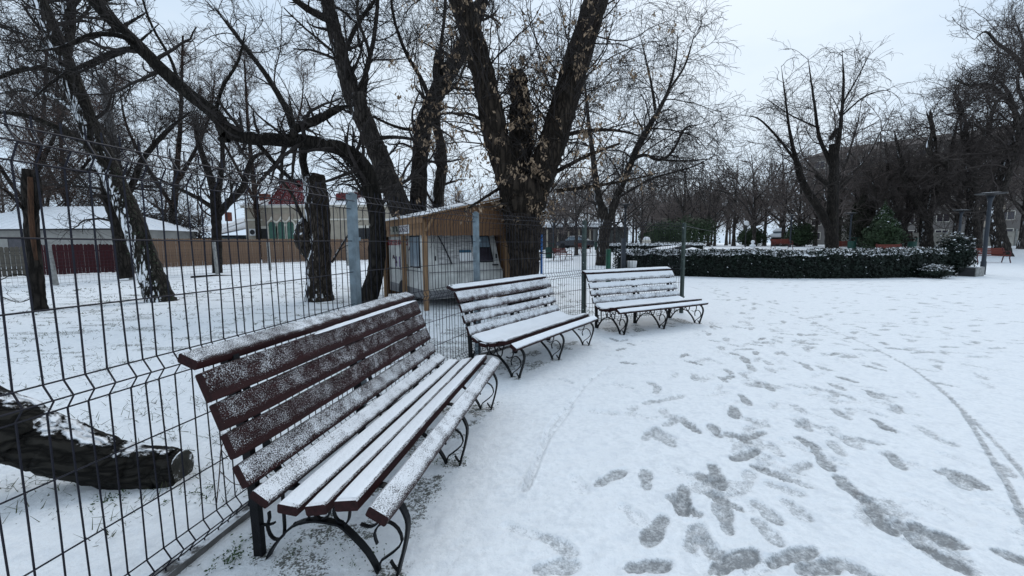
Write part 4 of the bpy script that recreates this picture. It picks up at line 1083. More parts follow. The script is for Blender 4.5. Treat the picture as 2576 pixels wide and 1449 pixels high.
# right edge: gnarled trees
M['twig_grey'] = mat('twig_grey', (0.065, 0.053, 0.048), 0.9, 0.4, 1.5, 0.0)
curly = dict(curl=0.16, wig=0.24)
def gnarled(label, x, ybase, D, stems, seed, dens=1.0):
    b = at(x, ybase, D); t = Tree('gnarled_tree', label, 'tree', (b[0], b[1], gz(b[0], b[1])), M['bark_mid'], M['twig_grey'], seed=seed, group='gnarled trees at the right')
    for pts, Y in stems: t.px(pts, Y, 11, 0.07)
    sp = std_levels(D * 0.7, dens * 0.95, -0.01, (1.6, 4.0), 0.10)
    for s_ in sp: s_.update(curly)
    t.levels(t.par(), sp); t.build()
D = 34.0
gnarled('stout gnarled tree leaning right, at the far right edge behind the lamp', 2520, 640, D, [
    ([(2524, 650, 66), (2518, 620, 56), (2508, 570, 52), (2502, 520, 50), (2516, 460, 46), (2545, 390, 40), (2580, 300, 36), (2610, 200, 28), (2640, 80, 18)], D),
    ([(2508, 500, 26), (2540, 430, 22), (2556, 340, 18), (2548, 260, 14), (2520, 210, 10), (2480, 190, 6)], [D, D - .8, D - 1.2, D - 1.6, D - 2, D - 2.3]),
    ([(2570, 320, 20), (2540, 260, 16), (2490, 215, 13), (2440, 215, 9), (2400, 200, 5)], [D - .5, D - 1, D - 1.5, D - 2, D - 2.4]),
    ([(2600, 240, 18), (2560, 150, 15), (2510, 110, 11), (2480, 80, 7), (2450, 100, 4)], [D, D - 1, D - 1.8, D - 2.4, D - 2.8]),
    ([(2590, 280, 14), (2560, 210, 10), (2575, 120, 8), (2550, 40, 5)], [D, D + .8, D + 1.5, D + 2])], 111, 1.15)
D = 37.0
gnarled('dark gnarled tree with a low crook, just left of the lamp post', 2450, 640, D, [
    ([(2456, 645, 40), (2452, 600, 36), (2448, 540, 34), (2446, 480, 32), (2440, 420, 30), (2428, 350, 24), (2420, 290, 17), (2400, 230, 10)], D),
    ([(2444, 470, 24), (2410, 440, 22), (2370, 405, 20), (2335, 375, 16), (2345, 330, 12), (2330, 280, 8)], [D, D - .6, D - 1.1, D - 1.5, D - 1.7, D - 2]),
    ([(2440, 400, 20), (2480, 340, 16), (2500, 270, 12), (2530, 230, 8)], [D, D + .7, D + 1.2, D + 1.6]),
    ([(2448, 560, 16), (2470, 530, 12), (2490, 480, 9)], [D, D + .3, D + .6])], 112, 1.1)
D = 40.0
gnarled('bushy gnarled tree with two leaning trunks right of the green conifer', 2330, 640, D, [
    ([(2335, 645, 44), (2330, 600, 42), (2332, 550, 38), (2344, 500, 30), (2352, 430, 22), (2350, 350, 14), (2340, 280, 8)], D),
    ([(2332, 560, 26), (2310, 510, 24), (2280, 460, 20), (2265, 400, 14), (2250, 330, 9)], [D, D - .6, D - 1, D - 1.3, D - 1.6]),
    ([(2340, 520, 22), (2315, 470, 20), (2290, 445, 16), (2270, 430, 10)], [D, D + .4, D + .8, D + 1.1]),
    ([(2348, 480, 18), (2385, 420, 14), (2400, 340, 9), (2420, 260, 5)], [D, D - .6, D - 1.2, D - 1.6])], 113, 1.1)
gnarled('slanting thin trunked tree in front of the concrete wall, right of the conifer', 2260, 640, 42.0, [
    ([(2282, 645, 34), (2276, 600, 30), (2262, 560, 24), (2246, 510, 18), (2235, 440, 12), (2228, 360, 7)], 42.0),
    ([(2278, 610, 20), (2250, 585, 18), (2215, 555, 15), (2205, 500, 10), (2190, 430, 6)], [42, 41.5, 41, 40.8, 40.5]),
    ([(2270, 580, 14), (2300, 520, 11), (2310, 440, 7)], [42, 42.5, 43])], 114, 1.1)

# generic far trees, a few shapes shared between many
def far_shape(seed, H=13.0, spread=1.0, dens=0.55, nl=3):
    rg = np.random.default_rng(seed); t = Tree('x', '', '', (0, 0, 0), None, seed=seed)
    lean = rg.normal(size=2) * 0.05
    P = [(lean[0] * z * (z / H), lean[1] * z * (z / H), z) for z in np.linspace(-0.3, H * 0.86, 9)]
    r0 = 0.26 * H / 13
    t.limb(P, [r0 * (1.35 if i == 0 else 1) * (1 - 0.85 * i / 8) for i in range(9)], 8)
    for k in range(7):
        a = k * 2.4 + rg.uniform(-.4, .4); z0 = H * rg.uniform(0.18, 0.5); L = H * rg.uniform(0.32, 0.5) * spread
        p0 = np.array([lean[0] * z0 * z0 / H, lean[1] * z0 * z0 / H, z0]); d = np.array([math.cos(a), math.sin(a), 0.75]); d /= np.linalg.norm(d)
        pts = [p0]
        for s_ in range(5):
            d = d + rg.normal(size=3) * 0.13 + np.array([0, 0, 0.13]); d /= np.linalg.norm(d); pts.append(pts[-1] + d * L / 5)
        t.limb(pts, np.linspace(r0 * 0.5, r0 * 0.1, 6), 6)
    sp = std_levels(45, dens, 0.0, (1.6, 3.8), 0.16)
    sp = [dict(sp[0], sides=4, k=6), dict(sp[1], sides=3, k=5, per=2.6 * dens * 1.2), dict(sp[2], k=4, per=3.2 * dens * 1.2)][:nl]
    t.levels(t.par(), sp)
    V = np.concatenate(t.V); F = np.concatenate(t.F); tri = F[:, 2] == F[:, 3]
    me1 = np_mesh('trunk', V, quads=F[~tri], tris=F[tri][:, :3]); me1.polygons.foreach_set('use_smooth', [True] * len(me1.polygons))
    v, f = t.twigs(); me2 = np_mesh('crown', v, quads=f)
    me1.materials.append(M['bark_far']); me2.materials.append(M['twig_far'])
    return me1, me2
SHAPES = [far_shape(200 + i, 13.0 + (i % 3 - 1) * 1.2, 0.9 + 0.1 * (i % 4), 0.60) for i in range(6)]
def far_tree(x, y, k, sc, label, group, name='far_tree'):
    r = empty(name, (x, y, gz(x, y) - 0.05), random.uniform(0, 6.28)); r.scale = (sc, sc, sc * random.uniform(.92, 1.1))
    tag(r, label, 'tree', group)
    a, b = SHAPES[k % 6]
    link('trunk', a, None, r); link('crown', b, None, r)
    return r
k = 0
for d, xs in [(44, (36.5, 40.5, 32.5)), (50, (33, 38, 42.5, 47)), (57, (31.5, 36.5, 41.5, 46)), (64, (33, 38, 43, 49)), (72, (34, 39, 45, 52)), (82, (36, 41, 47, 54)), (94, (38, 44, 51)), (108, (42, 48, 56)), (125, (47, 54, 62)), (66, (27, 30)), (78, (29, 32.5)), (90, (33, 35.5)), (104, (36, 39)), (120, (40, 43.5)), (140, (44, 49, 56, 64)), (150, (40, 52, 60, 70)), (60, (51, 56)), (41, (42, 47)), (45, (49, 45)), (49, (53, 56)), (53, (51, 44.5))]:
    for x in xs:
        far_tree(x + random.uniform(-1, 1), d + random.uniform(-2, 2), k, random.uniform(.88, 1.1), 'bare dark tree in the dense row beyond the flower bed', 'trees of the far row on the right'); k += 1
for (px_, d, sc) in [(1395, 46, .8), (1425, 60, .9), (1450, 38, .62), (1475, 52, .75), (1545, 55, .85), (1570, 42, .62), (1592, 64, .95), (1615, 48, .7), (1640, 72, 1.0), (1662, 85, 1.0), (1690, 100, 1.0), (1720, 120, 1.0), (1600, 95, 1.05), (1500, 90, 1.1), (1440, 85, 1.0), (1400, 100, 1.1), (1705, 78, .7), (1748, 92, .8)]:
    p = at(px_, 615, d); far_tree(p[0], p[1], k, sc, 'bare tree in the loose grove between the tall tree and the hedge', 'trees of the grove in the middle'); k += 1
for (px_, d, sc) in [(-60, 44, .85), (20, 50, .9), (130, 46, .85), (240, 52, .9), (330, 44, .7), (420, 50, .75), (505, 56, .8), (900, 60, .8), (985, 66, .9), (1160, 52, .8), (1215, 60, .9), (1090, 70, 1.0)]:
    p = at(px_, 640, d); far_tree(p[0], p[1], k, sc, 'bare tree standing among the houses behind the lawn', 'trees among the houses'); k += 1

# ------------------------------------------------------------------ clipped hedges of the round flower bed
M['hedge'] = mat('hedge', (0.008, 0.015, 0.010), 0.55, 0.6, 4, 0.0, spec=0.25)
M['hedge_core'] = mat('hedge_core', (0.006, 0.008, 0.006), 0.9, 0.3, 4, 0.3)
M['conifer'] = mat('conifer', (0.030, 0.050, 0.022), 0.7, 0.5, 2, 0.0)
def leaf_cloud(C, N, size, rng, flat=0.0):
    """leaf blades facing roughly along N"""
    n = len(C); d = rng.normal(size=(n, 3)); d -= N * (d * N).sum(1)[:, None] * (1 - flat); d /= np.linalg.norm(d, axis=1)[:, None]
    w = np.cross(d, N + 0.7 * rng.normal(size=(n, 3))); w /= np.linalg.norm(w, axis=1)[:, None] + 1e-9
    L = (size * rng.uniform(.6, 1.3, n))[:, None]
    V = np.stack([C - d * L, C + w * L * .5, C + d * L, C - w * L * .5], 1).reshape(-1, 3)
    return V, np.arange(4 * n).reshape(-1, 4)

def hedge(label, cen, r, a0, a1, w, h, leaves, snowleaf, seed, base_ragged=0.0, size=0.045, z0=0.0):
    """clipped hedge following an arc; core, leaves, leaves carrying snow, snow on top"""
    rg = np.random.default_rng(seed)
    am = math.radians((a0 + a1) / 2); o = np.array([cen[0] + r * math.cos(am), cen[1] + r * math.sin(am), z0])
    root = empty('hedge', o); tag(root, label, 'hedge', 'clipped hedges of the flower bed')
    A = np.radians(np.linspace(a0, a1, 60)); nz = (fnoise(A * 30, A * 0, seed, 3) - 0.45) * 0.18
    V = []; F = []
    sec = [(-w / 2 + .10, 0.0), (-w / 2 + .06, h * .5), (-w / 2 + .12, h - .10), (w / 2 - .12, h - .10), (w / 2 - .06, h * .5), (w / 2 - .10, 0.0)]
    for i, a in enumerate(A):
        for s_, z in sec: V.append((cen[0] + (r + s_) * math.cos(a) - o[0], cen[1] + (r + s_) * math.sin(a) - o[1], z + nz[i] * (z > 0)))
    for i in range(len(A) - 1):
        for k in range(5): F.append((i * 6 + k, i * 6 + k + 1, i * 6 + 7 + k, i * 6 + 6 + k))
    F += [tuple(range(6)), tuple(range(6 * (len(A) - 1), 6 * len(A)))[::-1]]
    me = bpy.data.meshes.new('core'); me.from_pydata(V, [], F); link('core', me, M['hedge_core'], root)
    def pts(n, top_share):
        a = np.radians(rg.uniform(a0 - .8, a1 + .8, n)); top = rg.random(n) < top_share
        q = (fnoise(a * 30, a * 0, seed, 3) - 0.45) * 0.18
        s_ = np.where(top, rg.uniform(-w / 2, w / 2, n), np.where(rg.random(n) < .72, -w / 2, w / 2) + rg.normal(size=n) * .05)
        s_ = s_ + (fnoise(a * 90, s_ * 0 + 3, seed + 4, 2) - .37) * 0.22 * np.where(top, 0, np.sign(s_))
        z = np.where(top, h + rg.normal(size=n) * .035, h * rg.random(n) ** .85 + .02) + q * np.where(top, 1, .6)
        ca, sa = np.cos(a), np.sin(a); C = np.stack([cen[0] + (r + s_) * ca - o[0], cen[1] + (r + s_) * sa - o[1], z], -1)
        N = np.where(top[:, None], np.array([0, 0, 1.0]), np.stack([np.sign(s_) * ca, np.sign(s_) * sa, 0.45 + 0 * a], -1)); return C, N
    C, N = pts(leaves, 0.22); v, f = leaf_cloud(C, N, size, rg)
    tag(link('foliage', np_mesh('foliage', v, quads=f), M['hedge'], root), kind='stuff')
    C, N = pts(snowleaf, 0.25); keep = rg.random(len(C)) < 0.02 + 0.98 * np.clip(C[:, 2] / h, 0, 1) ** 8; C = C[keep]; N = N[keep] * .4 + np.array([0, 0, 1.0])
    v, f = leaf_cloud(C, N, size * .8, rg)
    tag(link('snow_flecks', np_mesh('snow_flecks', v, quads=f), M['snow'], root), kind='stuff')
    nx, ny = 420, 14; AA, SS = np.meshgrid(np.radians(np.linspace(a0 - .3, a1 + .3, nx)), np.linspace(-w / 2 - .07, w / 2 + .02, ny))
    q = (fnoise(AA * 30, AA * 0, seed, 3) - 0.45) * 0.18
    ed = np.minimum(1, np.minimum(SS - SS.min(), SS.max() - SS) / 0.12)
    Z = h - .17 + q + .17 * ed ** .7 + (fnoise(AA * r * 5, SS * 5, seed + 8, 3) - .42) * .15
    S2 = SS + (fnoise(AA * r * 9, SS * 9, seed + 9, 2) - .37) * .12
    i = (np.arange(ny - 1)[:, None] * nx + np.arange(nx - 1)[None, :]).ravel()
    me = np_mesh('snow_top', np.stack([cen[0] + (r + S2) * np.cos(AA) - o[0], cen[1] + (r + S2) * np.sin(AA) - o[1], Z], -1).reshape(-1, 3), quads=np.stack([i, i + nx, i + nx + 1, i + 1], -1))
    link('snow_top', me, M['snow'], root, smooth=True)
    return root
HC = (14.0, 29.6)
hedge('long dark clipped hedge curving across the square, snow along its top', HC, 11.6, 224, 293, 1.3, 1.13, 56000, 22000, 301, size=0.05)
hedge('low snowy hedge ring inside the flower bed behind the front hedge', HC, 7.6, 205, 300, 0.9, 0.98, 9000, 5000, 302, size=0.055)
hedge('second low hedge ring inside the flower bed, farther back', HC, 3.6, 190, 340, 0.9, 1.02, 6000, 4000, 303, size=0.055)
hedge('far hedge strip at the back of the flower bed', (14, 44), 6.0, 215, 300, 1.0, 0.9, 6000, 4500, 304, size=0.06, z0=0.55)

def shrub(name, label, cat, cen, rad, n, size, m, seed, cone=False, snow=0, pieces=9):
    rg = np.random.default_rng(seed); root = empty(name, cen); tag(root, label, cat)
    u = rg.normal(size=(n, 3)); u /= np.linalg.norm(u, axis=1)[:, None]; rr = rg.random(n) ** .22
    C = u * rr[:, None]
    lump = 1 + 0.22 * np.sin(C @ np.array([5, 3, 2.])) * np.cos(C @ np.array([-2, 4, 5.])) + .1 * rg.normal(size=n)
    C = C * lump[:, None]
    if cone:
        z = (C[:, 2] + 1) / 2; k_ = np.clip(1.15 - z, .08, 1) * (1 + .14 * np.sin(z * 26 + 3 * np.arctan2(C[:, 1], C[:, 0]))); C[:, 0] *= k_; C[:, 1] *= k_
    C = C * np.array(rad) + np.array([0, 0, rad[2]]); N = u
    v, f = leaf_cloud(C, N, size, rg)
    tag(link('foliage', np_mesh('foliage', v, quads=f), m, root), kind='stuff')
    mb = MB()
    for k_ in range(5):
        a = rg.uniform(0, 6.28); mb.tube([(0, 0, -.05), (math.cos(a) * rad[0] * .2, math.sin(a) * rad[1] * .2, rad[2] * .8), (math.cos(a) * rad[0] * .5, math.sin(a) * rad[1] * .5, rad[2] * 1.5)], [0.05, .03, .012], 6)
    mb.build('stem', M['twig'], root)
    if snow:
        q = C[(u[:, 2] > .1) & (rr > .85)][:snow]
        if len(q):
            v, f = leaf_cloud(q + np.array([0, 0, size * .4]), np.tile([0, 0, 1.0], (len(q), 1)), size * .8, rg); tag(link('snow_flecks', np_mesh('snow_flecks', v, quads=f), M['snow'], root), kind='stuff')
    return root
p = at(2398, 690, 18.6); shrub('round_shrub', 'dark rounded shrub at the right end of the hedge, beside the lamp', 'shrub', (p[0], p[1], 0), (0.62, 0.62, 0.88), 7000, 0.06, M['hedge'], 311, snow=500)
p = at(2350, 702, 17.3); shrub('low_shrub', 'low snowy shrub tailing off the right end of the hedge', 'shrub', (p[0], p[1], 0), (0.55, 0.5, 0.26), 2200, 0.05, M['hedge'], 312, snow=700)
p = at(2218, 640, 36.0); shrub('conifer', 'broad green conifer behind the hedge, left of the concrete wall', 'conifer', (p[0], p[1], gz(p[0], p[1])), (1.7, 1.7, 2.0), 9000, 0.11, M['conifer'], 313, cone=True, snow=260)
p = at(2165, 640, 44.0); shrub('conifer', 'tall dark brownish conifer left of the broad green one', 'conifer', (p[0], p[1], gz(p[0], p[1])), (2.2, 2.0, 2.9), 7000, 0.13, mat('conifer_dark', (0.028, 0.030, 0.018), 0.8, .5, 1, 0), 314, cone=True)
for i, (x, Y, rx, rz, lb) in enumerate([(1690, 52, 2.6, 1.7, 'wide dark evergreen bush left of the last fence post'), (1640, 58, 1.8, 1.6, 'dark evergreen bush behind the pale pedestal'), (1745, 56, 3.0, 2.0, 'broad evergreen bush right of the last fence post'), (2010, 50, 1.6, 1.4, 'evergreen bush behind the twin stem tree, left side'), (1890, 60, 2.0, 1.3, 'low evergreen bush beside the globe lamp'),
                                     (2262, 46, 1.2, .8, 'reddish leafless shrub in front of the concrete wall')]):
    p = at(x, 630, Y); shrub('evergreen_bush', lb, 'bush', (p[0], p[1], gz(p[0], p[1]) - .1), (rx, rx * .7, rz), 4000, 0.14, M['conifer'] if i < 5 else M['twig_brown'], 320 + i)
# low dark thicket on the left, behind the plank fence
p = at(400, 640, 43); shrub('thicket', 'dark leafless thicket above the plank fence left of the crooked pollard', 'bush', (p[0], p[1], 0), (5.0, 2.2, 2.6), 15000, 0.10, M['twig'], 330)
p = at(250, 640, 46); shrub('thicket', 'dark leafless thicket right of the snowy hip roof', 'bush', (p[0], p[1], 0), (3.6, 1.8, 3.1), 9000, 0.10, M['twig'], 331)
# ------------------------------------------------------------------ caravan kiosk under a timber shelter
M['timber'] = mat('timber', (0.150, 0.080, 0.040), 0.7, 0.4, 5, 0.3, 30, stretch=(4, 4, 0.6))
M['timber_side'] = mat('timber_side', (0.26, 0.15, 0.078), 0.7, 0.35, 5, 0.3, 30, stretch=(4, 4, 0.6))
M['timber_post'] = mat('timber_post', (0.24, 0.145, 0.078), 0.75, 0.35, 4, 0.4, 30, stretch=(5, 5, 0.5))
M['timber_shaded'] = mat('timber_shaded', (0.060, 0.036, 0.022), 0.8, 0.4, 4, 0.3, 30, stretch=(4, 4, 0.6))  # darker copy of the timber, carries the shelter's inner shade as colour
M['caravan_white'] = mat('caravan_white', (0.50, 0.50, 0.475), 0.5, 0.25, 3.0, 0.08, 20, spec=0.4)
M['caravan_board'] = mat('caravan_board', (0.40, 0.395, 0.385), 0.6, 0.45, 5, 0.3, 30, stretch=(1, 1, 6))
M['caravan_grey'] = mat('caravan_grey', (0.16, 0.16, 0.165), 0.6, 0.3, 4, 0.1, 30)
M['rubber'] = mat('rubber', (0.012, 0.012, 0.013), 0.8, 0.3, 8, 0.1, 30)
M['glass_dark'] = mat('glass_dark', (0.035, 0.030, 0.038), 0.12, 0.3, 3, 0.0, spec=0.6)
M['glass_blue'] = mat('glass_blue', (0.16, 0.21, 0.25), 0.15, 0.25, 2, 0.0, spec=0.6)
M['blue_paint'] = mat('blue_paint', (0.03, 0.10, 0.16), 0.5, 0.3, 6, 0.0)
M['sign_white'] = mat('sign_white', (0.70, 0.70, 0.70), 0.5, 0.08, 5, 0.0)
M['ink_red'] = mat('ink_red', (0.30, 0.02, 0.03), 0.5, 0.15, 9, 0.0)
M['ink_dark'] = mat('ink_dark', (0.06, 0.02, 0.04), 0.5, 0.2, 9, 0.0)
M['sign_green'] = mat('sign_green', (0.10, 0.17, 0.12), 0.5, 0.7, 9, 0.0, col2=(0.55, 0.5, 0.42))
M['sign_mauve'] = mat('sign_mauve', (0.16, 0.12, 0.22), 0.5, 0.5, 9, 0.0)
CAR_O, CAR_A = (-1.96, 9.65, 0.0), math.atan2(0.548, 0.836)
SW, SL = 2.22, 3.05                      # shelter width (front) and length (side)
def roof_z(x): return 2.13 + 0.24 * x
sh = tag(empty('caravan_shelter', CAR_O, CAR_A), 'timber lean-to shelter with a sloping snowy roof over the white caravan', 'shelter')
for x, y in ((0, 0), (0, 1.43), (0, SL), (SW, 0), (SW, SL)):
    MB().box((x, y, roof_z(x) / 2 - 0.03), (0.095, 0.095, roof_z(x) + 0.02)).build('post', M['timber_post'], sh)
pm = [MB().box((0, 0, 0.5), (0.094, 0.022, 1.0)).mesh('plank') for _ in range(1)][0]
x = 0.06; i = 0
while x < SW - 0.02:
    h = roof_z(x) - 0.03 - 1.71
    o = link('plank', pm, M['timber'], sh); o.location = (x, -0.062 + 0.005 * (i % 2), 1.71 + 0.012 * random.uniform(-1, 1)); o.scale = (1, 1, h); x += 0.1; i += 1
pm2 = MB().box((0, 0, 0.5), (0.022, 0.094, 1.0)).mesh('plank')
y = 0.06; i = 0
while y < SL - 0.02:
    o = link('plank', pm2, M['timber_side'], sh); o.location = (-0.062 + 0.005 * (i % 2), y, 1.72 + 0.012 * random.uniform(-1, 1)); o.scale = (1, 1, roof_z(0) - 0.03 - 1.72); y += 0.1; i += 1
for k_ in range(int(SL / 0.1)):                      # right hand and rear cladding, full height, interior shade put into its colour
    o = link('plank', pm2, M['timber_shaded'], sh); o.location = (SW + 0.062, 0.06 + k_ * 0.1, 0.08); o.scale = (1, 1, roof_z(SW) - 0.13)
for k_ in range(int(SW / 0.1)):
    o = link('plank', pm, M['timber_shaded'], sh); o.location = (0.06 + k_ * 0.1, SL + 0.06, 0.08); o.scale = (1, 1, roof_z(0.06 + k_ * 0.1) - 0.13)
MB().bar((0, -0.085, roof_z(0) - 0.055), (SW + 0.12, -0.085, roof_z(SW + 0.12) - 0.055), 0.02, 0.09).build('fascia', M['timber'], sh)
MB().bar((-0.10, -0.16, roof_z(-.1) - 0.06), (-0.10, SL + 0.15, roof_z(-.1) - 0.06), 0.03, 0.13).build('fascia', M['timber_side'], sh)
MB().bar((0.0, -0.09, 1.80), (0.17, -0.09, 2.12), 0.045, 0.06).build('brace', M['timber_post'], sh)
rp = [(-0.14, roof_z(-.14) + .005), (SW + 0.2, roof_z(SW + .2) + .005), (SW + 0.2, roof_z(SW + .2) + .045), (-0.14, roof_z(-.14) + .045)]
MB().poly([(a, -0.20, b) for a, b in rp], (0, SL + 0.4, 0)).build('roof', M['timber_post'], sh)
nx, ny = 60, 70; X, Y = np.meshgrid(np.linspace(-0.15, SW + .2, nx), np.linspace(-0.21, SL + .2, ny)); ed = np.minimum(1, np.minimum(np.minimum(X - X.min(), X.max() - X), np.minimum(Y - Y.min(), Y.max() - Y)) / .05)
Z = roof_z(X) + .045 + (0.012 + 0.045 * fnoise(X * 3, Y * 3, 401, 3)) * ed ** .5
i = (np.arange(ny - 1)[:, None] * nx + np.arange(nx - 1)[None, :]).ravel()
link('roof_snow', np_mesh('roof_snow', np.stack([X, Y, Z], -1).reshape(-1, 3), quads=np.stack([i, i + 1, i + nx + 1, i + nx], -1)), M['snow'], sh, smooth=True)

cv = tag(empty('caravan', CAR_O, CAR_A), 'old white caravan kiosk parked under the timber shelter', 'caravan')
def prism(prof_yz, x0, x1):
    return MB().poly([(x0, a, b) for a, b in prof_yz][::-1], (x1 - x0, 0, 0))
body = [(0.16, .22), (0.06, .40), (0.05, .80), (0.12, .90), (0.20, 1.00), (0.48, 1.78), (0.62, 1.93), (2.85, 1.93), (2.95, 1.80), (2.98, .22)]
prism(body, 0.10, 2.10).build('body', M['caravan_white'], cv)
prism([(0.13, .235), (0.0, .30), (-0.01, .42), (0.03, .44), (0.10, .44)], 0.06, 2.14).build('bumper', M['caravan_grey'], cv)
MB().poly([(0.085, 0.25, .22), (0.085, 2.9, .22), (0.085, 2.9, .46), (0.085, 0.25, .42)], (0.02, 0, 0)).build('skirt', M['caravan_grey'], cv)
def front(x0, x1, z0, z1, off, th=0.012):
    """panel lying on the sloping front"""
    def yz(z): return 0.20 + (z - 1.0) * 0.28 / 0.78
    return MB().poly([(x0, yz(z0) - off, z0), (x1, yz(z0) - off, z0), (x1, yz(z1) - off, z1), (x0, yz(z1) - off, z1)], (0, -th, 0.004))
front(0.42, 1.42, 1.02, 1.72, 0.004).build('window_board', M['caravan_board'], cv)
wf = front(1.40, 1.92, 1.05, 1.72, 0.004, 0.02).build('window', M['rubber'], cv)
front(1.44, 1.88, 1.09, 1.40, 0.026).build('pane', M['glass_dark'], wf)
front(1.44, 1.88, 1.43, 1.69, 0.026).build('pane', M['glass_blue'], wf)
front(1.00, 1.32, 1.30, 1.36, 0.020).build('blue_strip', M['blue_paint'], cv)
front(0.98, 1.34, 1.10, 1.29, 0.018, 0.006).build('faded_panel', M['sign_white'], cv)
for a, b in (((0.46, 0.005), (0.62, .0)),):
    MB().tube([(0.52, 0.43, 1.70), (0.60, 0.33, 1.48), (0.70, 0.22, 1.18), (0.74, 0.17, 1.03)], 0.014, 6).build('seal', M['rubber'], cv)
MB().bar((0.10, 0.03, .86), (2.10, 0.03, .86), 0.012, 0.02).build('trim_strip', M['caravan_grey'], cv)
MB().bar((0.08, 0.10, .86), (0.08, 2.95, .86), 0.012, 0.02).build('trim_strip', M['caravan_grey'], cv)
MB().box((0.30, 0.13, 1.18), (0.02, 0.04, 0.11)).build('grab_handle', M['rubber'], cv)
MB().box((2.0, 0.20, 1.20), (0.02, 0.04, 0.11)).build('grab_handle', M['rubber'], cv)
MB().box((1.93, 0.13, 0.985), (0.16, 0.04, 0.03)).build('stay', M['rubber'], cv)
sw = MB().box((0.094, 0.90, 1.33), (0.02, 0.66, 0.78)).build('side_window', M['rubber'], cv)
MB().box((0.082, 0.90, 1.33), (0.012, 0.60, 0.72)).build('pane', M['glass_blue'], sw)
MB().box((0.088, 1.55, 0.92), (0.02, 0.26, 0.16)).build('vent', mat('vent', (0.30, 0.28, 0.20), .7), cv)
for y in (1.75, 2.05, 2.35):
    MB().box((0.094, y, 1.05), (0.008, 0.13, 0.28)).build('picture_print', M['sign_mauve'], cv)
w = MB(); w.lathe([(0.0, -.08), (0.20, -.08), (0.28, -.06), (0.28, .06), (0.20, .08), (0, .08)], (0, 0, 0), 20); wh = w.build('wheel', M['rubber'], cv, True); wh.rotation_euler = (0, math.pi / 2, 0); wh.location = (0.16, 1.95, 0.28)
mb = MB(); mb.bar((0.7, 0.3, .25), (1.1, -0.35, .28), 0.05, 0.06); mb.bar((1.5, 0.3, .25), (1.1, -0.35, .28), 0.05, 0.06); mb.build('tow_bar', M['rubber'], cv)
def text(body_, parent, loc, size, m, rot, name='lettering'):
    c = bpy.data.curves.new(name, 'FONT'); c.body = body_; c.size = size; c.extrude = 0.003; c.align_x = 'LEFT'; c.materials.append(m)
    tmp = bpy.data.objects.new(name, c); COL.objects.link(tmp); bpy.context.view_layer.update()
    me = bpy.data.meshes.new_from_object(tmp.evaluated_get(bpy.context.evaluated_depsgraph_get())); bpy.data.objects.remove(tmp)
    me.materials.clear(); o = link(name, me, m); o.parent = parent; o.location = loc; o.rotation_euler = rot; return o
SIDE = (math.pi / 2, 0, -math.pi / 2)
o = text('KURTOS KALACS', cv, (0.088, 3.0, 1.49), 0.215, M['ink_red'], SIDE); o.scale = (0.98, 1, 1)
for k_, (y0, z0) in enumerate(((2.62, 1.12), (2.42, 1.0), (1.30, 1.36))):
    mb = MB()
    for q in range(3): mb.tube([(0.09, y0 - .02 * q, z0 + .03 * q), (0.088, y0 - .08 - .02 * q, z0 + .10 - .04 * q), (0.09, y0 - .16, z0 + .02 * q)], 0.011, 5)
    mb.build('drawing', M['ink_dark'], cv)
sg = tag(empty('shop_sign', CAR_O, CAR_A), 'white sign with thin dark letters on the shelter side, above the caravan window', 'sign')
MB().box((-0.083, 1.14, 1.895), (0.012, 0.74, 0.25)).build('board', M['sign_white'], sg)
o = text('GOGOSI', sg, (-0.092, 1.47, 1.81), 0.21, M['ink_dark'], SIDE); o.scale = (0.80, 1, 1)
sg2 = tag(empty('picture_sign', CAR_O, CAR_A), 'green and cream picture sign left of the lettered sign on the shelter', 'sign')
MB().box((-0.083, 1.86, 1.90), (0.012, 0.62, 0.25)).build('board', M['sign_green'], sg2)
for k_ in range(4): MB().box((-0.092, 1.66 + .13 * k_, 1.90 + .03 * (k_ % 2)), (0.008, 0.07, 0.13)).build('picture_patch', M['sign_green'] if k_ % 2 else M['hedge'], sg2)
# rubbish bag and dark void under the caravan
p = at(1092, 775, 9.9); rg = np.random.default_rng(4)

# ------------------------------------------------------------------ fences and houses behind the lawn
M['red_plank'] = mat('red_plank', (0.040, 0.006, 0.009), 0.7, 0.4, 4, 0.2, 30, stretch=(4, 4, .6))
M['brown_plank'] = mat('brown_plank', (0.17, 0.105, 0.068), 0.75, 0.30, 3, 0.2, 30, stretch=(4, 4, .6))
M['wall_grey'] = mat('wall_grey', (0.30, 0.29, 0.27), 0.85, 0.18, 1.2, 0.2, 20)
M['wall_cream'] = mat('wall_cream', (0.38, 0.335, 0.27), 0.85, 0.12, 1.2, 0.2, 20)
M['wall_tan'] = mat('wall_tan', (0.36, 0.30, 0.24), 0.85, 0.15, 1.2, 0.2, 20)
M['trim_cream'] = mat('trim_cream', (0.66, 0.62, 0.54), 0.8, 0.1, 3, 0.1)
M['green_shutter'] = mat('green_shutter', (0.055, 0.13, 0.10), 0.6, 0.2, 3, 0.1)
M['red_tile'] = mat('red_tile', (0.15, 0.020, 0.022), 0.6, 0.3, 4, 0.4, 20, snow=dict(dir=(-.3, -.7, .6), thr=1.17, scale=7, k=0.62))
M['red_tile_bare'] = mat('red_tile_bare', (0.15, 0.020, 0.022), 0.6, 0.3, 4, 0.4, 20)
M['dark_trim'] = mat('dark_trim', (0.03, 0.03, 0.032), 0.7, 0.3, 4, 0.1)
M['brick'] = mat('brick', (0.20, 0.065, 0.045), 0.85, 0.3, 6, 0.3)
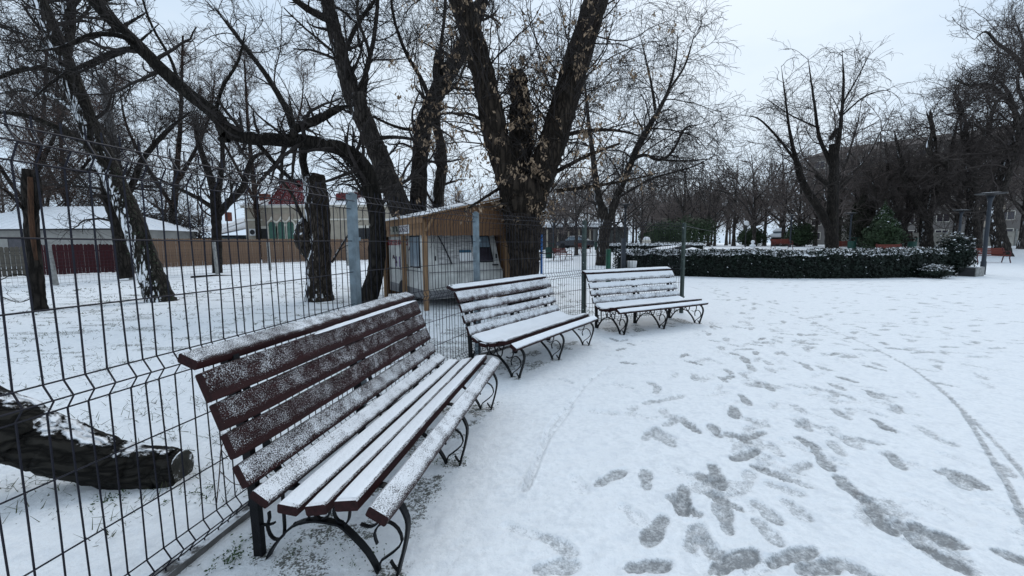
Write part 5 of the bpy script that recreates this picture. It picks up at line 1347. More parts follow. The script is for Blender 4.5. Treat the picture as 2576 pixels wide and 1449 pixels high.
def plank_fence(label, A, B, h, m, pitch, top='plain', name='plank_fence'):
    A = np.array(A[:2]); B = np.array(B[:2]); d = B - A; L = np.linalg.norm(d)
    root = tag(empty(name, (A[0], A[1], 0), math.atan2(d[1], d[0])), label, 'fence')
    hw = pitch * (.485 if 'red' in label else .45)
    pts = [(-hw, 0), (hw, 0), (hw, h - .05), (hw * .4, h), (-hw * .4, h), (-hw, h - .05)]
    me = MB().poly([(a, -.012, b) for a, b in pts], (0, .024, 0)).mesh('plank')
    n = int(L / pitch)
    for i in range(n):
        o = link('plank', me, m, root); o.location = ((i + .5) * pitch, random.uniform(-.006, .006), .04 + random.uniform(-.015, .02)); o.rotation_euler = (0, random.uniform(-.008, .008), 0)
    MB().bar((0, .045, h * .25), (L, .045, h * .25), .06, .08).build('rail', m, root)
    MB().bar((0, .045, h * .8), (L, .045, h * .8), .06, .08).build('rail', m, root)
    return root
P1 = at(96, 695, 22.3); P2 = at(348, 683, 25.4); P3 = at(385, 675, 29.5); P4 = at(660, 664, 36.2); P5 = at(975, 653, 44.5)
plank_fence('dark red plank fence behind the lawn at the left', P1, P2, 1.62, M['red_plank'], 0.15)
plank_fence('brown plank fence behind the crooked pollard, in front of the low snowy roofs', P3, P4, 2.02, M['brown_plank'], 0.135)
plank_fence('brown plank fence in front of the house with arched green windows', P4, P5, 2.06, M['brown_plank'], 0.135)
Pm = at(-120, 705, 20.0); plank_fence('grey broken plank fence at the far left edge', Pm, P1, 1.5, mat('old_plank', (0.10, 0.09, 0.075), .85, .4, 4, .3, 30), 0.17)
# chain link fence with leaning concrete posts in front
cl = tag(empty('chain_link_fence', at(142, 718, 16.7) * np.array([1, 1, 0])), 'low chain link fence on leaning concrete posts, in front of the plank fences', 'fence')
cb = at(142, 718, 16.7)
cps = [at(-140, 735, 14.5), at(142, 718, 16.7), at(330, 704, 19.4), at(547, 691, 22.8), at(680, 681, 25.9), at(876, 667, 31.5), at(1010, 658, 36.0)]
for i, p in enumerate(cps):
    q = (p[0] - cb[0], p[1] - cb[1]); ln = [0, -.16, .05, -.06, -.03, -.02, 0][i]
    mb = MB(); mb.bar((q[0], q[1], -.1), (q[0] + ln, q[1], 1.72), 0.12, 0.12, (0, 1, 0)); mb.build('concrete_post', M['concrete'], cl)
mb = MB()
for a, b in zip(cps[:-1], cps[1:]):
    L = np.linalg.norm((b - a)[:2]); n = int(L / 0.14)
    for z in np.arange(0.08, 1.35, 0.14):
        mb.tube([(a[0] - cb[0], a[1] - cb[1], z), (b[0] - cb[0], b[1] - cb[1], z)], 0.0035, 3)
    for i in range(n):
        p = a + (b - a) * i / n - cb; mb.tube([(p[0], p[1], 0.05), (p[0], p[1], 1.36)], 0.003, 3)
tag(mb.build('wire_mesh', M['wire'], cl), kind='stuff')
# a fallen branch and stake on the lawn
tag(MB().tube([at(480, 700, 20.2) * np.array([1, 1, 0]) + np.array([0, 0, .04]), at(540, 697, 20.6) * np.array([1, 1, 0]) + np.array([0, 0, .09]), at(585, 693, 21.2) * np.array([1, 1, 0]) + np.array([0, 0, .05])], [.05, .04, .015], 7).build('fallen_branch', M['bark_dark']), 'thin dark branch lying on the snow in front of the chain link fence', 'branch')

def house_h1():
    Y = 34.0; x0, x1 = -46.0, at(285, 600, Y)[0]
    r = tag(empty('low_house', ((x0 + x1) / 2, Y, 0)), 'low grey house with a broad snow covered hip roof behind the red fence', 'house')
    c = (x1 - x0) / 2; ez = 2.95; rz_ = 5.1; dep = 9.0
    MB().box((0, dep / 2, ez / 2), (2 * c, dep, ez)).build('wall', M['wall_grey'], r)
    o = .45
    V = [(-c - o, -o, ez), (c + o, -o, ez), (c + o, dep + o, ez), (-c - o, dep + o, ez), (-c + 3.5, dep / 2, rz_), (c - 4.6, dep / 2, rz_)]
    mb = MB(); mb.add(V, [(0, 1, 5, 4), (1, 2, 5), (2, 3, 4, 5), (3, 0, 4), (3, 2, 1, 0)]); rf = mb.build('roof', M['snow'], r)
    V2 = [np.array(v) for v in V]
    for t_ in np.linspace(0.05, .95, 16):
        a = V2[0] + (V2[1] - V2[0]) * t_; b = V2[4] + (V2[5] - V2[4]) * t_
        MB().bar(a + np.array([0, 0, .02]), b + np.array([0, 0, .02]), .05, .05).build('seam', M['snow'], rf)
    for t_ in (.25, .5, .75):
        a = V2[1] + (V2[2] - V2[1]) * t_; MB().bar(a + np.array([0, 0, .02]), V2[5] + np.array([0, 0, .02]), .05, .05).build('seam', M['snow'], rf)
    MB().bar((-c - o, -o - .03, ez - .07), (c + o, -o - .03, ez - .07), .10, .12).build('gutter', M['dark_trim'], r)
    for x in (c - 7.6, c - 12.5): 
        w = MB().box((x, -.02, 1.75), (1.5, .06, 1.1)).build('window', M['dark_trim'], r); MB().box((x, -.06, 1.75), (1.3, .03, .95)).build('pane', M['glass_dark'], w)
    return r
house_h1()
# tiny shed roofs right of it
for (xa, xb, yt, yb, Y, lb) in [(425, 560, 570, 606, 46, 'low snowy lean-to roof left of the mansard house'), (548, 628, 545, 600, 50, 'snowy pitched outbuilding roof against the mansard house')]:
    a = at(xa, yb, Y); b = at(xb, yb, Y); zt = at(xa, yt, Y)[2]; z0 = at(xa, yb - 8, Y)[2]; W = b[0] - a[0]
    r = tag(empty('shed', (a[0], Y, 0)), lb, 'shed')
    MB().box((W / 2, 2.0, z0 / 2), (W, 4.0, z0)).build('wall', mat('shed_wall', (0.10, 0.13, 0.14), .8), r)
    MB().add([(-.3, -.3, z0), (W + .3, -.3, z0 + .9), (W + .3, 4.3, zt + .9), (-.3, 4.3, zt), (-.3, -.3, z0 - .12), (W + .3, -.3, z0 + .78), (W + .3, 4.3, zt + .78), (-.3, 4.3, zt - .12)],
             [(0, 1, 2, 3), (7, 6, 5, 4), (0, 4, 5, 1), (1, 5, 6, 2), (2, 6, 7, 3), (3, 7, 4, 0)]).build('roof', M['snow'], r)
    MB().box((W * .8, 3, zt + 1.2), (.5, .5, 1.0)).build('chimney', M['brick'], r)

def mansard_house():
    Y = 48.0; a = at(620, 600, Y)[0]; b = at(1030, 600, Y)[0]; W = b - a; H = at(700, 517, Y)[2]
    r = tag(empty('mansard_house', (a, Y, 0)), 'cream villa with a red mansard tower and three arched green windows', 'house')
    MB().box((W / 2, 5, H / 2), (W, 10, H)).build('wall', M['wall_cream'], r)
    X = lambda px_: at(px_, 600, Y)[0] - a
    Z = lambda py_: at(700, py_, Y)[2]
    MB().box((W / 2, -.10, H - .12), (W + .5, .45, .26)).build('cornice', M['trim_cream'], r)
    MB().box((W / 2, -.04, Z(553)), (W + .1, .14, .16)).build('string_course', M['trim_cream'], r)
    MB().box(((X(665) + X(742)) / 2, -.06, Z(548)), (X(742) - X(665), .14, .9)).build('panel', M['wall_tan'], r)
    for px_ in (688, 711.5, 733.5):
        x = X(px_); w = .40; zb, zs, zt_ = Z(615), Z(568), Z(558)
        arch = [(x - w, zb), (x + w, zb), (x + w, zs), (x + w * .75, zs + .28), (x + w * .4, zs + .42), (x, zs + .50), (x - w * .4, zs + .42), (x - w * .75, zs + .28), (x - w, zs)]
        wd = MB().poly([(p, -.06, q) for p, q in arch], (0, -.05, 0)).build('window', M['green_shutter'], r)
        og = [(-.56, 0), (-.54, .22), (-.42, .46), (-.2, .62), (-.06, .78), (0, 1.0), (.06, .78), (.2, .62), (.42, .46), (.54, .22), (.56, 0)]
        MB().strip([(x + p, -.16, zs + q - .05) for p, q in og], .16, .15, (0, 1, 0)).build('ogee_surround', M['trim_cream'], wd)
        for sd in (-1, 1): MB().box((x + sd * .52, -.14, (zb + zs) / 2), (.17, .14, zs - zb)).build('pillar', M['trim_cream'], wd)
    for px_, wd_ in ((668, .9), (940, 1.5), (905, 1.3)):
        x = X(px_); o = MB().box((x, -.05, Z(588)), (wd_ + .3, .1, 1.7)).build('window', M['trim_cream'], r); MB().box((x, -.11, Z(590)), (wd_, .06, 1.3)).build('pane', M['dark_trim'], o)
    # snowy roof, right half
    V = [(-.4, -.5, H), (W + .4, -.5, H), (W + .4, 10.5, H), (-.4, 10.5, H), (3, 5, H + 1.8), (W - 4, 5, H + 1.8)]
    MB().add(V, [(0, 1, 5, 4), (1, 2, 5), (2, 3, 4, 5), (3, 0, 4), (3, 2, 1, 0)]).build('roof', M['snow'], r)
    # mansard tower of small tiles
    x0, x1 = X(678), X(778); t0, t1 = X(706), X(764); zb, zt_ = Z(520), Z(450); d0 = 4.0
    yc = 1.7
    B_ = [(x0, -.25, zb), (x1, -.25, zb), (x1, d0, zb), (x0, d0, zb)]; T_ = [(t0, yc - .5, zt_), (t1, yc - .5, zt_), (t1, yc + 1.0, zt_), (t0, yc + 1.0, zt_)]
    tw = MB().add(B_ + T_, [(0, 1, 5, 4), (1, 2, 6, 5), (2, 3, 7, 6), (3, 0, 4, 7), (4, 5, 6, 7)]).build('mansard_roof', M['red_tile'], r)
    mbt = MB(); rows = 16                                                     # diamond tiles as real relief
    for k_ in range(rows):
        f = (k_ + .5) / rows; lo = [np.array(B_[0]) * (1 - f) + np.array(T_[0]) * f, np.array(B_[1]) * (1 - f) + np.array(T_[1]) * f]
        n = 15; step = (lo[1] - lo[0]) / n; upv = (np.array(T_[0]) - np.array(B_[0])); upv[0] = 0; upv = upv / rows * .62
        for j in range(n):
            c = lo[0] + step * (j + .5 + (.25 if k_ % 2 else -.25)) + np.array([0, -.04, 0])
            mbt.poly([c - step * .48, c - upv, c + step * .48, c + upv], (0, -.035, -.01))
    tag(mbt.build('roof_tiles', M['red_tile'], tw), kind='stuff')
    MB().box(((t0 + t1) / 2, yc + .2, zt_ + .06), (t1 - t0 + .25, 1.7, .14)).build('top_cornice', M['dark_trim'], tw)
    mbc = MB()
    for x in np.linspace(t0 + .5, t1 - .6, 7): mbc.tube([(x - .09, yc - .4, zt_ + .2), (x, yc - .4, zt_ + .55), (x + .09, yc - .4, zt_ + .2)], .025, 5); mbc.tube([(x - .1, yc - .4, zt_ + .55), (x, yc - .4, zt_ + .35), (x + .1, yc - .4, zt_ + .55)], .025, 5)
    for z in (.16, .62): mbc.bar((t0 + .4, yc - .4, zt_ + z), (t1 - .5, yc - .4, zt_ + z), .04, .04)
    for x in (t0 + .35, t1 - .45): mbc.tube([(x, yc - .4, zt_ + .1), (x, yc - .4, zt_ + 1.3)], .035, 5); mbc.lathe([(.0, -.1), (.08, 0), (0, .12)], (x, yc - .4, zt_ + .85), 8)
    mbc.build('roof_cresting', M['dark_trim'], tw)
    # dormer, chimney, air conditioner
    x = X(858); MB().add([(x - .9, 1.2, Z(500)), (x + .9, 1.2, Z(500)), (x + .9, 3.5, Z(500)), (x - .9, 3.5, Z(500)), (x - .8, 1.2, Z(484)), (x + 1.5, 1.2, Z(481)), (x + 1.5, 3.5, Z(481)), (x - .8, 3.5, Z(484))], [(0, 1, 5, 4), (1, 2, 6, 5), (2, 3, 7, 6), (3, 0, 4, 7), (4, 5, 6, 7)]).build('dormer', M['red_tile_bare'], r)
    MB().box((X(635), 3, Z(497)), (.9, .9, 1.5)).build('chimney', M['brick'], r)
    ac = MB().box((X(646), -.28, Z(584)), (1.0, .4, .75)).build('air_conditioner', M['sign_white'], r)
    fan = MB().lathe([(.0, 0), (.26, 0), (.28, .03), (.22, .04), (0, .03)], (0, 0, 0), 16).build('fan_grille', M['dark_trim'], ac); fan.rotation_euler = (math.pi / 2, 0, 0); fan.location = (X(646) - .15, -.48, Z(584))
    MB().tube([(X(1000), -.15, 0), (X(1000), -.15, H)], .07, 8).build('downpipe', M['concrete'], r)
mansard_house()
# utility pole with insulators
p = at(322, 620, 24); up = tag(empty('utility_pole', (p[0], p[1], 0)), 'grey concrete utility pole rising behind the leaning trunk', 'pole')
MB().tube([(0, 0, -.2), (-.15, 0, 5), (-.45, 0, at(300, 195, 24)[2])], [.30, .26, .18], 10).build('shaft', mat('pole_concrete', (0.075, 0.07, 0.068), .85, .3, 3, .3), up)
zc = at(320, 440, 24)[2]
MB().bar((-.9, -.2, zc), (.7, -.2, zc), .08, .10).build('crossarm', M['concrete'], up)
MB().bar((-.6, -.2, zc + 1.0), (.4, -.2, zc + 1.0), .08, .10).build('crossarm', M['concrete'], up)
for x in (-.8, -.4, .2, .6): MB().lathe([(.03, 0), (.07, .05), (.05, .09), (.07, .13), (.03, .18)], (x, -.2, zc + .05), 8).build('insulator', M['dark_trim'], up)
# overhead wires from the pole
for i, (x, z, t_) in enumerate(((-.8, .2, 'upper'), (.6, .2, 'lower'))):
    a = np.array([p[0] + x, p[1] - .2, zc + z]); b = at(-250, 370 + 60 * i, 16); q = [a + (b - a) * s_ + np.array([0, 0, -.5 * 4 * s_ * (1 - s_)]) for s_ in np.linspace(0, 1, 12)]
    tag(MB().tube(q, .011, 4).build('overhead_wire', M['wire']), 'dark overhead wire running left from the utility pole, %s one' % t_, 'wire', 'overhead wires')

# ------------------------------------------------------------------ right: apartment block, concrete wall
M['block_wall'] = mat('block_wall', (0.17, 0.155, 0.145), 0.9, 0.12, .5, 0.1, 10)
M['block_roof'] = mat('block_roof', (0.10, 0.085, 0.08), 0.9, 0.2, .5, 0.1, 10)
def apartment():
    A = np.array([60.0, 88.0]); B = np.array([86.0, 62.0]); d = (B - A); L = np.linalg.norm(d); ang = math.atan2(d[1], d[0])
    r = tag(empty('apartment_block', (A[0], A[1], .9), ang), 'long pale apartment block behind the gnarled trees at the right', 'building')
    H = 17.5
    MB().box((L / 2, 6, H / 2), (L, 12, H)).build('wall', M['block_wall'], r)
    V = [(-.6, -.6, H), (L + .6, -.6, H), (L + .6, 12.6, H), (-.6, 12.6, H), (3, 6, H + 2.2), (L - 3, 6, H + 2.2)]
    MB().add(V, [(0, 1, 5, 4), (1, 2, 5), (2, 3, 4, 5), (3, 0, 4), (3, 2, 1, 0)]).build('roof', M['block_roof'], r)
    fm = MB().box((0, 0, 0), (1.7, .12, 1.5)).mesh('window'); pm_ = MB().box((-.4, 0, 0), (.72, .05, 1.3)).box((.4, 0, 0), (.72, .05, 1.3)).mesh('pane')
    for s_ in range(6):
        for c in range(10):
            w = link('window', fm, M['trim_cream'], r); w.location = (2 + c * 3.6, -.04, 1.8 + s_ * 2.8)
            q = link('pane', pm_, M['glass_dark'], w); q.location = (0, -.07, 0)
    for s_ in range(1, 6):
        for c in (2, 6):
            MB().box((3.8 + c * 3.6, -.7, .5 + s_ * 2.8), (3.0, 1.3, 1.0)).build('balcony', M['wall_tan'], r)
apartment()
def concrete_wall():
    A = at(2110, 622, 52); B = at(2640, 622, 44); d = (B - A)[:2]; L = np.linalg.norm(d); z0 = gz(A[0], A[1])
    r = tag(empty('concrete_wall', (A[0], A[1], z0 - .05), math.atan2(d[1], d[0])), 'pale weathered concrete panel wall behind the trees at the right', 'wall')
    m = mat('wall_panel', (0.36, 0.34, 0.30), .9, .35, .7, .3, 12); n = int(L / 2.5)
    for i in range(n):
        for k_ in range(3): MB().box((1.25, 0, .28 + .52 * k_), (2.38, .06, .50)).build('panel', m, r).location = (i * 2.5, random.uniform(-.01, .01), 0)
        MB().box((0, -.02, .9), (.14, .16, 1.85)).build('post', M['concrete'], r).location = (i * 2.5, 0, 0)
concrete_wall()

# ------------------------------------------------------------------ lamps, modern red benches, bins
M['lamp_steel'] = mat('lamp_steel', (0.030, 0.037, 0.048), 0.5, 0.2, 5, 0.0)
M['red_slat'] = mat('red_slat', (0.17, 0.040, 0.028), 0.6, 0.3, 5, 0.2, 30, stretch=(.6, 5, 5))
M['red_steel'] = mat('red_steel', (0.07, 0.016, 0.018), 0.5, 0.2, 5, 0.0)
M['bin_green'] = mat('bin_green', (0.015, 0.055, 0.042), 0.5, 0.3, 5, 0.0)
def lamp(x, yb, Y, h, label, rr=0.085, disc=0.5, block=False):
    p = at(x, yb, Y); z = gz(p[0], p[1]); r = tag(empty('park_lamp', (p[0], p[1], z)), label, 'lamp', 'park lamps with flat round heads')
    MB().lathe([(rr * 1.35, -.1), (rr * 1.35, h * .16), (rr * 1.05, h * .17), (rr * .95, h * .9), (rr * 1.25, h * .93), (rr * 1.9, h * .97)], (0, 0, 0), 14).build('pole', M['lamp_steel'], r, True)
    hd = MB().lathe([(rr * 1.9, h * .975), (disc * .35, h * .992), (disc * .9, h * .996), (disc, h * 1.0), (disc, h * 1.008), (.1, h * 1.016)], (0, 0, 0), 24).build('lamp_head', M['dark_trim'], r)
    MB().lathe([(disc * .90, h * 1.009), (disc * .7, h * 1.013), (.05, h * 1.016)], (0, 0, 0), 24).build('snow_cap', M['snow'], hd)
    return r
lamp(2471, 692, 19.0, 3.55, 'nearest flat headed lamp post, beside the dark shrub at the right', .072, .50)
lamp(2408, 640, 33, 3.6, 'smaller flat headed lamp post left of the nearest one, among the gnarled trees', .08, .5)
lamp(2135, 640, 40, 3.4, 'distant flat headed lamp post right of the twin stem tree', .07, .5)
lamp(1986, 640, 46, 3.4, 'distant flat headed lamp post between the twin stem tree and the far pavilion', .07, .5)
lamp(1571, 640, 33, 4.2, 'flat headed lamp post left of the hedge, right of the weeping tree', .08, .6)
lamp(1392, 640, 44, 3.6, 'distant flat headed lamp post close to the right side of the tall tree', .07, .5)
p = at(1874, 632, 48); r = tag(empty('globe_lamp', (p[0], p[1], gz(p[0], p[1]))), 'small white globe lamp in front of the far row of trees', 'lamp')
MB().lathe([(.06, 0), (.05, 2.4), (.09, 2.45)], (0, 0, 0), 10).build('pole', M['dark_trim'], r)
MB().lathe([(.05, 2.45), (.20, 2.55), (.27, 2.72), (.2, 2.9), (.03, 2.98)], (0, 0, 0), 14).build('globe', M['sign_white'], r, True)
# concrete block by the lamp
p = at(2442, 693, 18.2); o = MB().box((0, 0, .19), (.85, .55, .38)).build('block', M['concrete']); o.location = (p[0], p[1], 0); o.rotation_euler = (0, 0, .45); o.name = 'concrete_block'
tag(o, 'square concrete block at the foot of the nearest lamp', 'block')
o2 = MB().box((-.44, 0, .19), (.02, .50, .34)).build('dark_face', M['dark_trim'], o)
nx = 12; X, Y = np.meshgrid(np.linspace(-.43, .43, nx), np.linspace(-.28, .28, nx)); Z = .38 + .03 * fnoise(X * 6, Y * 6, 3, 2)
i = (np.arange(nx - 1)[:, None] * nx + np.arange(nx - 1)[None, :]).ravel(); link('snow_cap', np_mesh('snow_cap', np.stack([X, Y, Z], -1).reshape(-1, 3), quads=np.stack([i, i + 1, i + nx + 1, i + nx], -1)), M['snow'], o, smooth=True)

def red_bench_proto():
    r = empty('red_bench', (0, 0, 0))
    for k_ in range(4): MB().box((0, -.05 - .105 * k_, .44), (1.7, .09, .035)).build('seat_slat', M['red_slat'], r)
    for k_ in range(4): MB().box((0, .03 + .045 * k_, .54 + .095 * k_), (1.7, .03, .085)).build('back_slat', M['red_slat'], r)
    for sx in (-.78, .78):
        MB().tube([(sx, .12, 0), (sx, .05, .30), (sx, -.02, .44), (sx, .06, .62), (sx, .20, .93)], .028, 7).build('rear_leg', M['red_steel'], r)
        MB().tube([(sx, -.50, 0), (sx, -.40, .28), (sx, -.42, .46), (sx, -.46, .58), (sx, -.38, .68), (sx, -.15, .68), (sx, .02, .58)], .028, 7).build('front_leg', M['red_steel'], r)
        MB().bar((sx, -.42, .41), (sx, .02, .41), .04, .04).build('seat_rail', M['red_steel'], r)
    return r
spots = [(2484, 655, 29.0, -0.25, 'red slatted bench behind the nearest lamp post at the right'), (1411, 652, 34.0, 0.9, 'nearest red bench seen through the fence right of the tall tree'),
         (1462, 642, 39.0, 0.9, 'red bench second from the tall tree, beyond the fence'), (1520, 636, 43.0, 0.9, 'red bench beyond the weeping tree, near the grove'),
         (2238, 640, 34.0, -0.1, 'red bench behind the hedge, right of the green conifer'), (2112, 640, 38.0, 0.0, 'red bench behind the hedge beside the twin stem tree'), (1962, 640, 42.0, .05, 'small red bench far behind the hedge, left of the twin stem tree')]
rb = red_bench_proto()
for i, (x, y, Y, a, lb) in enumerate(spots):
    p = at(x, y, Y); o = rb if i == 0 else copy_tree(rb)
    o.location = (p[0], p[1], gz(p[0], p[1])); o.rotation_euler = (0, 0, a); tag(o, lb, 'bench', 'modern red park benches'); o.scale = (1.12, 1.12, 1.12)
def bin_(x, y, Y, label, h=1.0):
    p = at(x, y, Y); r = tag(empty('litter_bin', (p[0], p[1], gz(p[0], p[1]))), label, 'bin', 'green litter bins')
    MB().lathe([(.24, .18), (.27, .2), (.29, h * .85), (.27, h * .87), (.25, h * .8)], (0, 0, 0), 14).build('bucket', M['bin_green'], r)
    MB().box((.36, 0, h * .55), (.07, .07, h * 1.1)).build('post', M['bin_green'], r)
    MB().box((.18, 0, h * 1.1), (.6, .45, .035)).build('lid', M['bin_green'], r)
bin_(1381, 650, 34.5, 'green litter bin left of the nearest red bench behind the fence', 1.25); bin_(2140, 640, 37, 'green litter bin behind the hedge beside the twin stem tree', 1.2); bin_(2292, 640, 36, 'green litter bin in front of the concrete wall', 1.2); bin_(1503, 640, 40, 'green litter bin left of the weeping tree trunk', 1.1)
# blue and green posts near the tall tree, exercise post with tray
p = at(1362, 700, 12.2); r = tag(empty('blue_post', (p[0], p[1], 0)), 'bright blue metal post right beside the tall tree trunk', 'post')
MB().tube([(0, 0, -.05), (0, 0, at(1362, 590, 12.2)[2])], .035, 8).build('shaft', mat('blue_enamel', (0.02, 0.12, 0.36), .4, .2), r); MB().lathe([(.036, 0), (.042, .02), (.02, .05)], (0, 0, at(1362, 590, 12.2)[2]), 8).build('cap', M['dark_trim'], r)
p = at(1530, 690, 16.5); r = tag(empty('green_post', (p[0], p[1], 0)), 'short green post with a snowy tray behind the farthest snowy bench', 'post')
zt_ = at(1530, 628, 16.5)[2]; MB().tube([(0, 0, -.05), (0, 0, zt_)], .10, 10).build('shaft', mat('green_enamel', (0.012, 0.075, 0.045), .4, .2), r)
MB().box((.75, .2, .45), (1.2, .5, .05)).build('tray', M['bin_green'], r); MB().lathe([(.10, 0), (.07, .03), (0, .04)], (0, 0, zt_), 10).build('cap', M['bin_green'], r)
p = at(1567, 690, 17.0); r = tag(empty('dark_post', (p[0], p[1], 0)), 'dark square post with a white bucket left of the hedge', 'post')
MB().box((0, 0, .85), (.16, .16, 1.7)).build('shaft', M['lamp_steel'], r); MB().lathe([(.16, .40), (.20, .80), (.19, .80)], (.35, 0, 0), 14).build('bucket', M['sign_white'], r); MB().box((.35, 0, .38), (.4, .4, .04)).build('bracket', M['lamp_steel'], r)
# pale pedestal and snow mound in the grove
p = at(1626, 628, 42); r = tag(empty('pedestal', (p[0], p[1], gz(p[0], p[1]))), 'pale stone pedestal between the trees left of the hedge', 'pedestal')
r.scale = (.7, .7, .75); MB().box((0, 0, .2), (1.3, 1.3, .4)).build('base', M['concrete'], r); MB().box((0, 0, .85), (.95, .95, .95)).build('shaft', M['trim_cream'], r); MB().lathe([(.48, 1.33), (.45, 1.55), (.2, 1.7)], (0, 0, 0), 12).build('snow_cap', M['snow'], r)
p = at(1893, 626, 46); r = tag(empty('bust', (p[0], p[1], gz(p[0], p[1]) - .30)), 'small pale bust at the back of the flower bed', 'statue')
r.scale = (.7, .7, .7); MB().lathe([(.35, 0), (.32, .5), (.45, .55), (.42, .8), (.20, .95), (.17, 1.05), (.26, 1.2), (.27, 1.4), (.15, 1.55)], (0, 0, 0), 12).build('figure', M['snow_dirty'], r, True)
nx = 40; X, Y = np.meshgrid(np.linspace(-3.6, 3.6, nx), np.linspace(-1.8, 1.8, nx)); rr = np.clip(1 - (X / 3.6) ** 2 - (Y / 1.8) ** 2, 0, 1); Z = 1.05 * rr ** .7 + .1 * fnoise(X, Y, 5, 3) * rr - .06
i = (np.arange(nx - 1)[:, None] * nx + np.arange(nx - 1)[None, :]).ravel(); p = at(1695, 640, 33); o = link('snow_mound', np_mesh('snow_mound', np.stack([X, Y, Z], -1).reshape(-1, 3), quads=np.stack([i, i + 1, i + nx + 1, i + nx], -1)), M['snow'], smooth=True); o.location = (p[0], p[1], gz(p[0], p[1])); tag(o, 'rounded mound of snow behind the hedge, left of the last fence post', 'snow mound')
p = at(1697, 628, 30.5); r = tag(empty('cannon', (p[0], p[1], gz(p[0], p[1]) + .45)), 'black cannon shaped monument in front of the snow mound', 'monument')
MB().tube([(-.7, 0, .3), (.2, -.1, .55), (1.1, -.2, .75)], [.20, .17, .11], 10).build('barrel', M['dark_trim'], r); MB().box((-.15, 0, .15), (.9, .5, .4)).build('carriage', M['dark_trim'], r)
for sd in (-1, 1):
    w = MB().lathe([(.28, -.04), (.33, 0), (.28, .04)], (0, 0, 0), 16).build('wheel', M['dark_trim'], r); w.rotation_euler = (math.pi / 2, 0, 0); w.location = (-.1, sd * .32, .1)
# pavilion and parked car behind the grove
Y = 62.0; a = at(1365, 600, Y); b = at(1492, 600, Y); W = b[0] - a[0]; r = tag(empty('pavilion', (a[0], Y, gz(a[0], Y))), 'low dark pavilion with a snowy flat roof beyond the red benches', 'building')
MB().box((W / 2, 4, 1.6), (W, 8, 3.2)).build('wall', mat('pavilion_wall', (0.075, 0.065, 0.06), .8), r); MB().box((W / 2, 3.6, 3.5), (W + 1, 9.4, .55)).build('roof', M['snow'], r); MB().box((W / 2, -.9, 3.1), (W + 1.05, .2, .35)).build('fascia', M['dark_trim'], r)
for x in np.linspace(.6, W - .6, 5): MB().box((x, -.7, 1.5), (.22, .22, 3.0)).build('column', M['wall_cream'], r)
Y = 70.0; a = at(1500, 600, Y); b = at(1580, 600, Y); W = b[0] - a[0]; r = tag(empty('kiosk', (a[0], Y, gz(a[0], Y))), 'second low dark building with a snowy roof, right of the pavilion', 'building')
MB().box((W / 2, 3, 1.6), (W, 6, 3.2)).build('wall', mat('kiosk_wall', (0.07, 0.075, 0.07), .8), r); MB().add([(-.4, -.5, 3.2), (W + .4, -.5, 3.2), (W + .4, 6.5, 3.2), (-.4, 6.5, 3.2), (.8, 3, 4.6), (W - .8, 3, 4.6)], [(0, 1, 5, 4), (1, 2, 5), (2, 3, 4, 5), (3, 0, 4), (3, 2, 1, 0)]).build('roof', M['snow'], r)
Y = 60.0; a = at(1962, 600, Y); r = tag(empty('round_pavilion', (a[0], Y, gz(a[0], Y))), 'small pavilion with a stepped snowy roof among the far trees', 'building')
r.scale = (.5, .5, .62); MB().lathe([(2.2, 0), (2.2, 2.0)], (0, 0, 0), 8).build('wall', M['dark_trim'], r); MB().lathe([(3.3, 2.0), (3.2, 2.3), (2.0, 2.9)], (0, 0, 0), 8).build('lower_roof', M['snow'], r); MB().lathe([(1.8, 2.9), (1.8, 3.3)], (0, 0, 0), 8).build('lantern', M['glass_blue'], r); MB().lathe([(2.2, 3.3), (1.2, 3.9), (.1, 4.1)], (0, 0, 0), 8).build('upper_roof', M['snow'], r)
Y = 52.0; p = at(1447, 634, Y); r = tag(empty('parked_car', (p[0], p[1], gz(p[0], p[1])), -.5), 'dark parked car with snow on its roof in front of the pavilion', 'car')
prof = [(-2.1, .35), (-2.1, .75), (-1.9, .88), (-1.1, .95), (-.6, 1.42), (.9, 1.45), (1.6, 1.0), (2.1, .92), (2.15, .4)]
MB().poly([(x, -.85, z) for x, z in prof][::-1], (0, 1.7, 0)).build('body', mat('car_paint', (.02, .022, .03), .25, .2, spec=.6), r)
MB().poly([(x, -.87, z) for x, z in [(-.95, .98), (-.5, 1.36), (.8, 1.38), (1.3, 1.02)]][::-1], (0, 1.74, 0)).build('window', M['glass_blue'], r)
MB().poly([(x, -.75, z) for x, z in [(-.6, 1.43), (-.4, 1.50), (.8, 1.52), (.95, 1.45)]][::-1], (0, 1.5, 0)).build('roof_snow', M['snow'], r)
for x in (-1.3, 1.3):
    for sd in (-1, 1):
        w = MB().lathe([(.1, -.1), (.32, -.1), (.34, 0), (.32, .1), (.1, .1)], (0, 0, 0), 14).build('wheel', M['rubber'], r); w.rotation_euler = (math.pi / 2, 0, 0); w.location = (x, sd * .8, .33)

# ------------------------------------------------------------------ the fallen log behind the fence
M['bark_log'] = bark('bark_log', (0.022, 0.020, 0.017), snow=dict(dir=(0.30, 0.05, 0.95), thr=0.99, k=0.44, scale=9, r=0.06), scale=16, stretch=(0.3, 0.6, 1))
t = Tree('fallen_log', 'thick dark log lying behind the fence at the lower left, snow on its sawn end', 'log', at(440, 1220, 2.62) * np.array([1, 1, 0]), M['bark_log'], seed=71)
PL = [at(-150, 1000, 2.42), at(-40, 1050, 2.45), at(80, 1098, 2.50), at(190, 1138, 2.55), at(300, 1170, 2.58), at(390, 1180, 2.61), at(452, 1180, 2.62)]
t.limb(PL, [.180, .178, .170, .158, .145, .134, .125], 22, n=46, rough=0.05); t.build()
cx = PL[-1] - t.base; ax = (PL[-1] - PL[-2]); ax /= np.linalg.norm(ax); s1 = np.cross(ax, [0, 0, 1.0]); s1 /= np.linalg.norm(s1); s2 = np.cross(s1, ax)
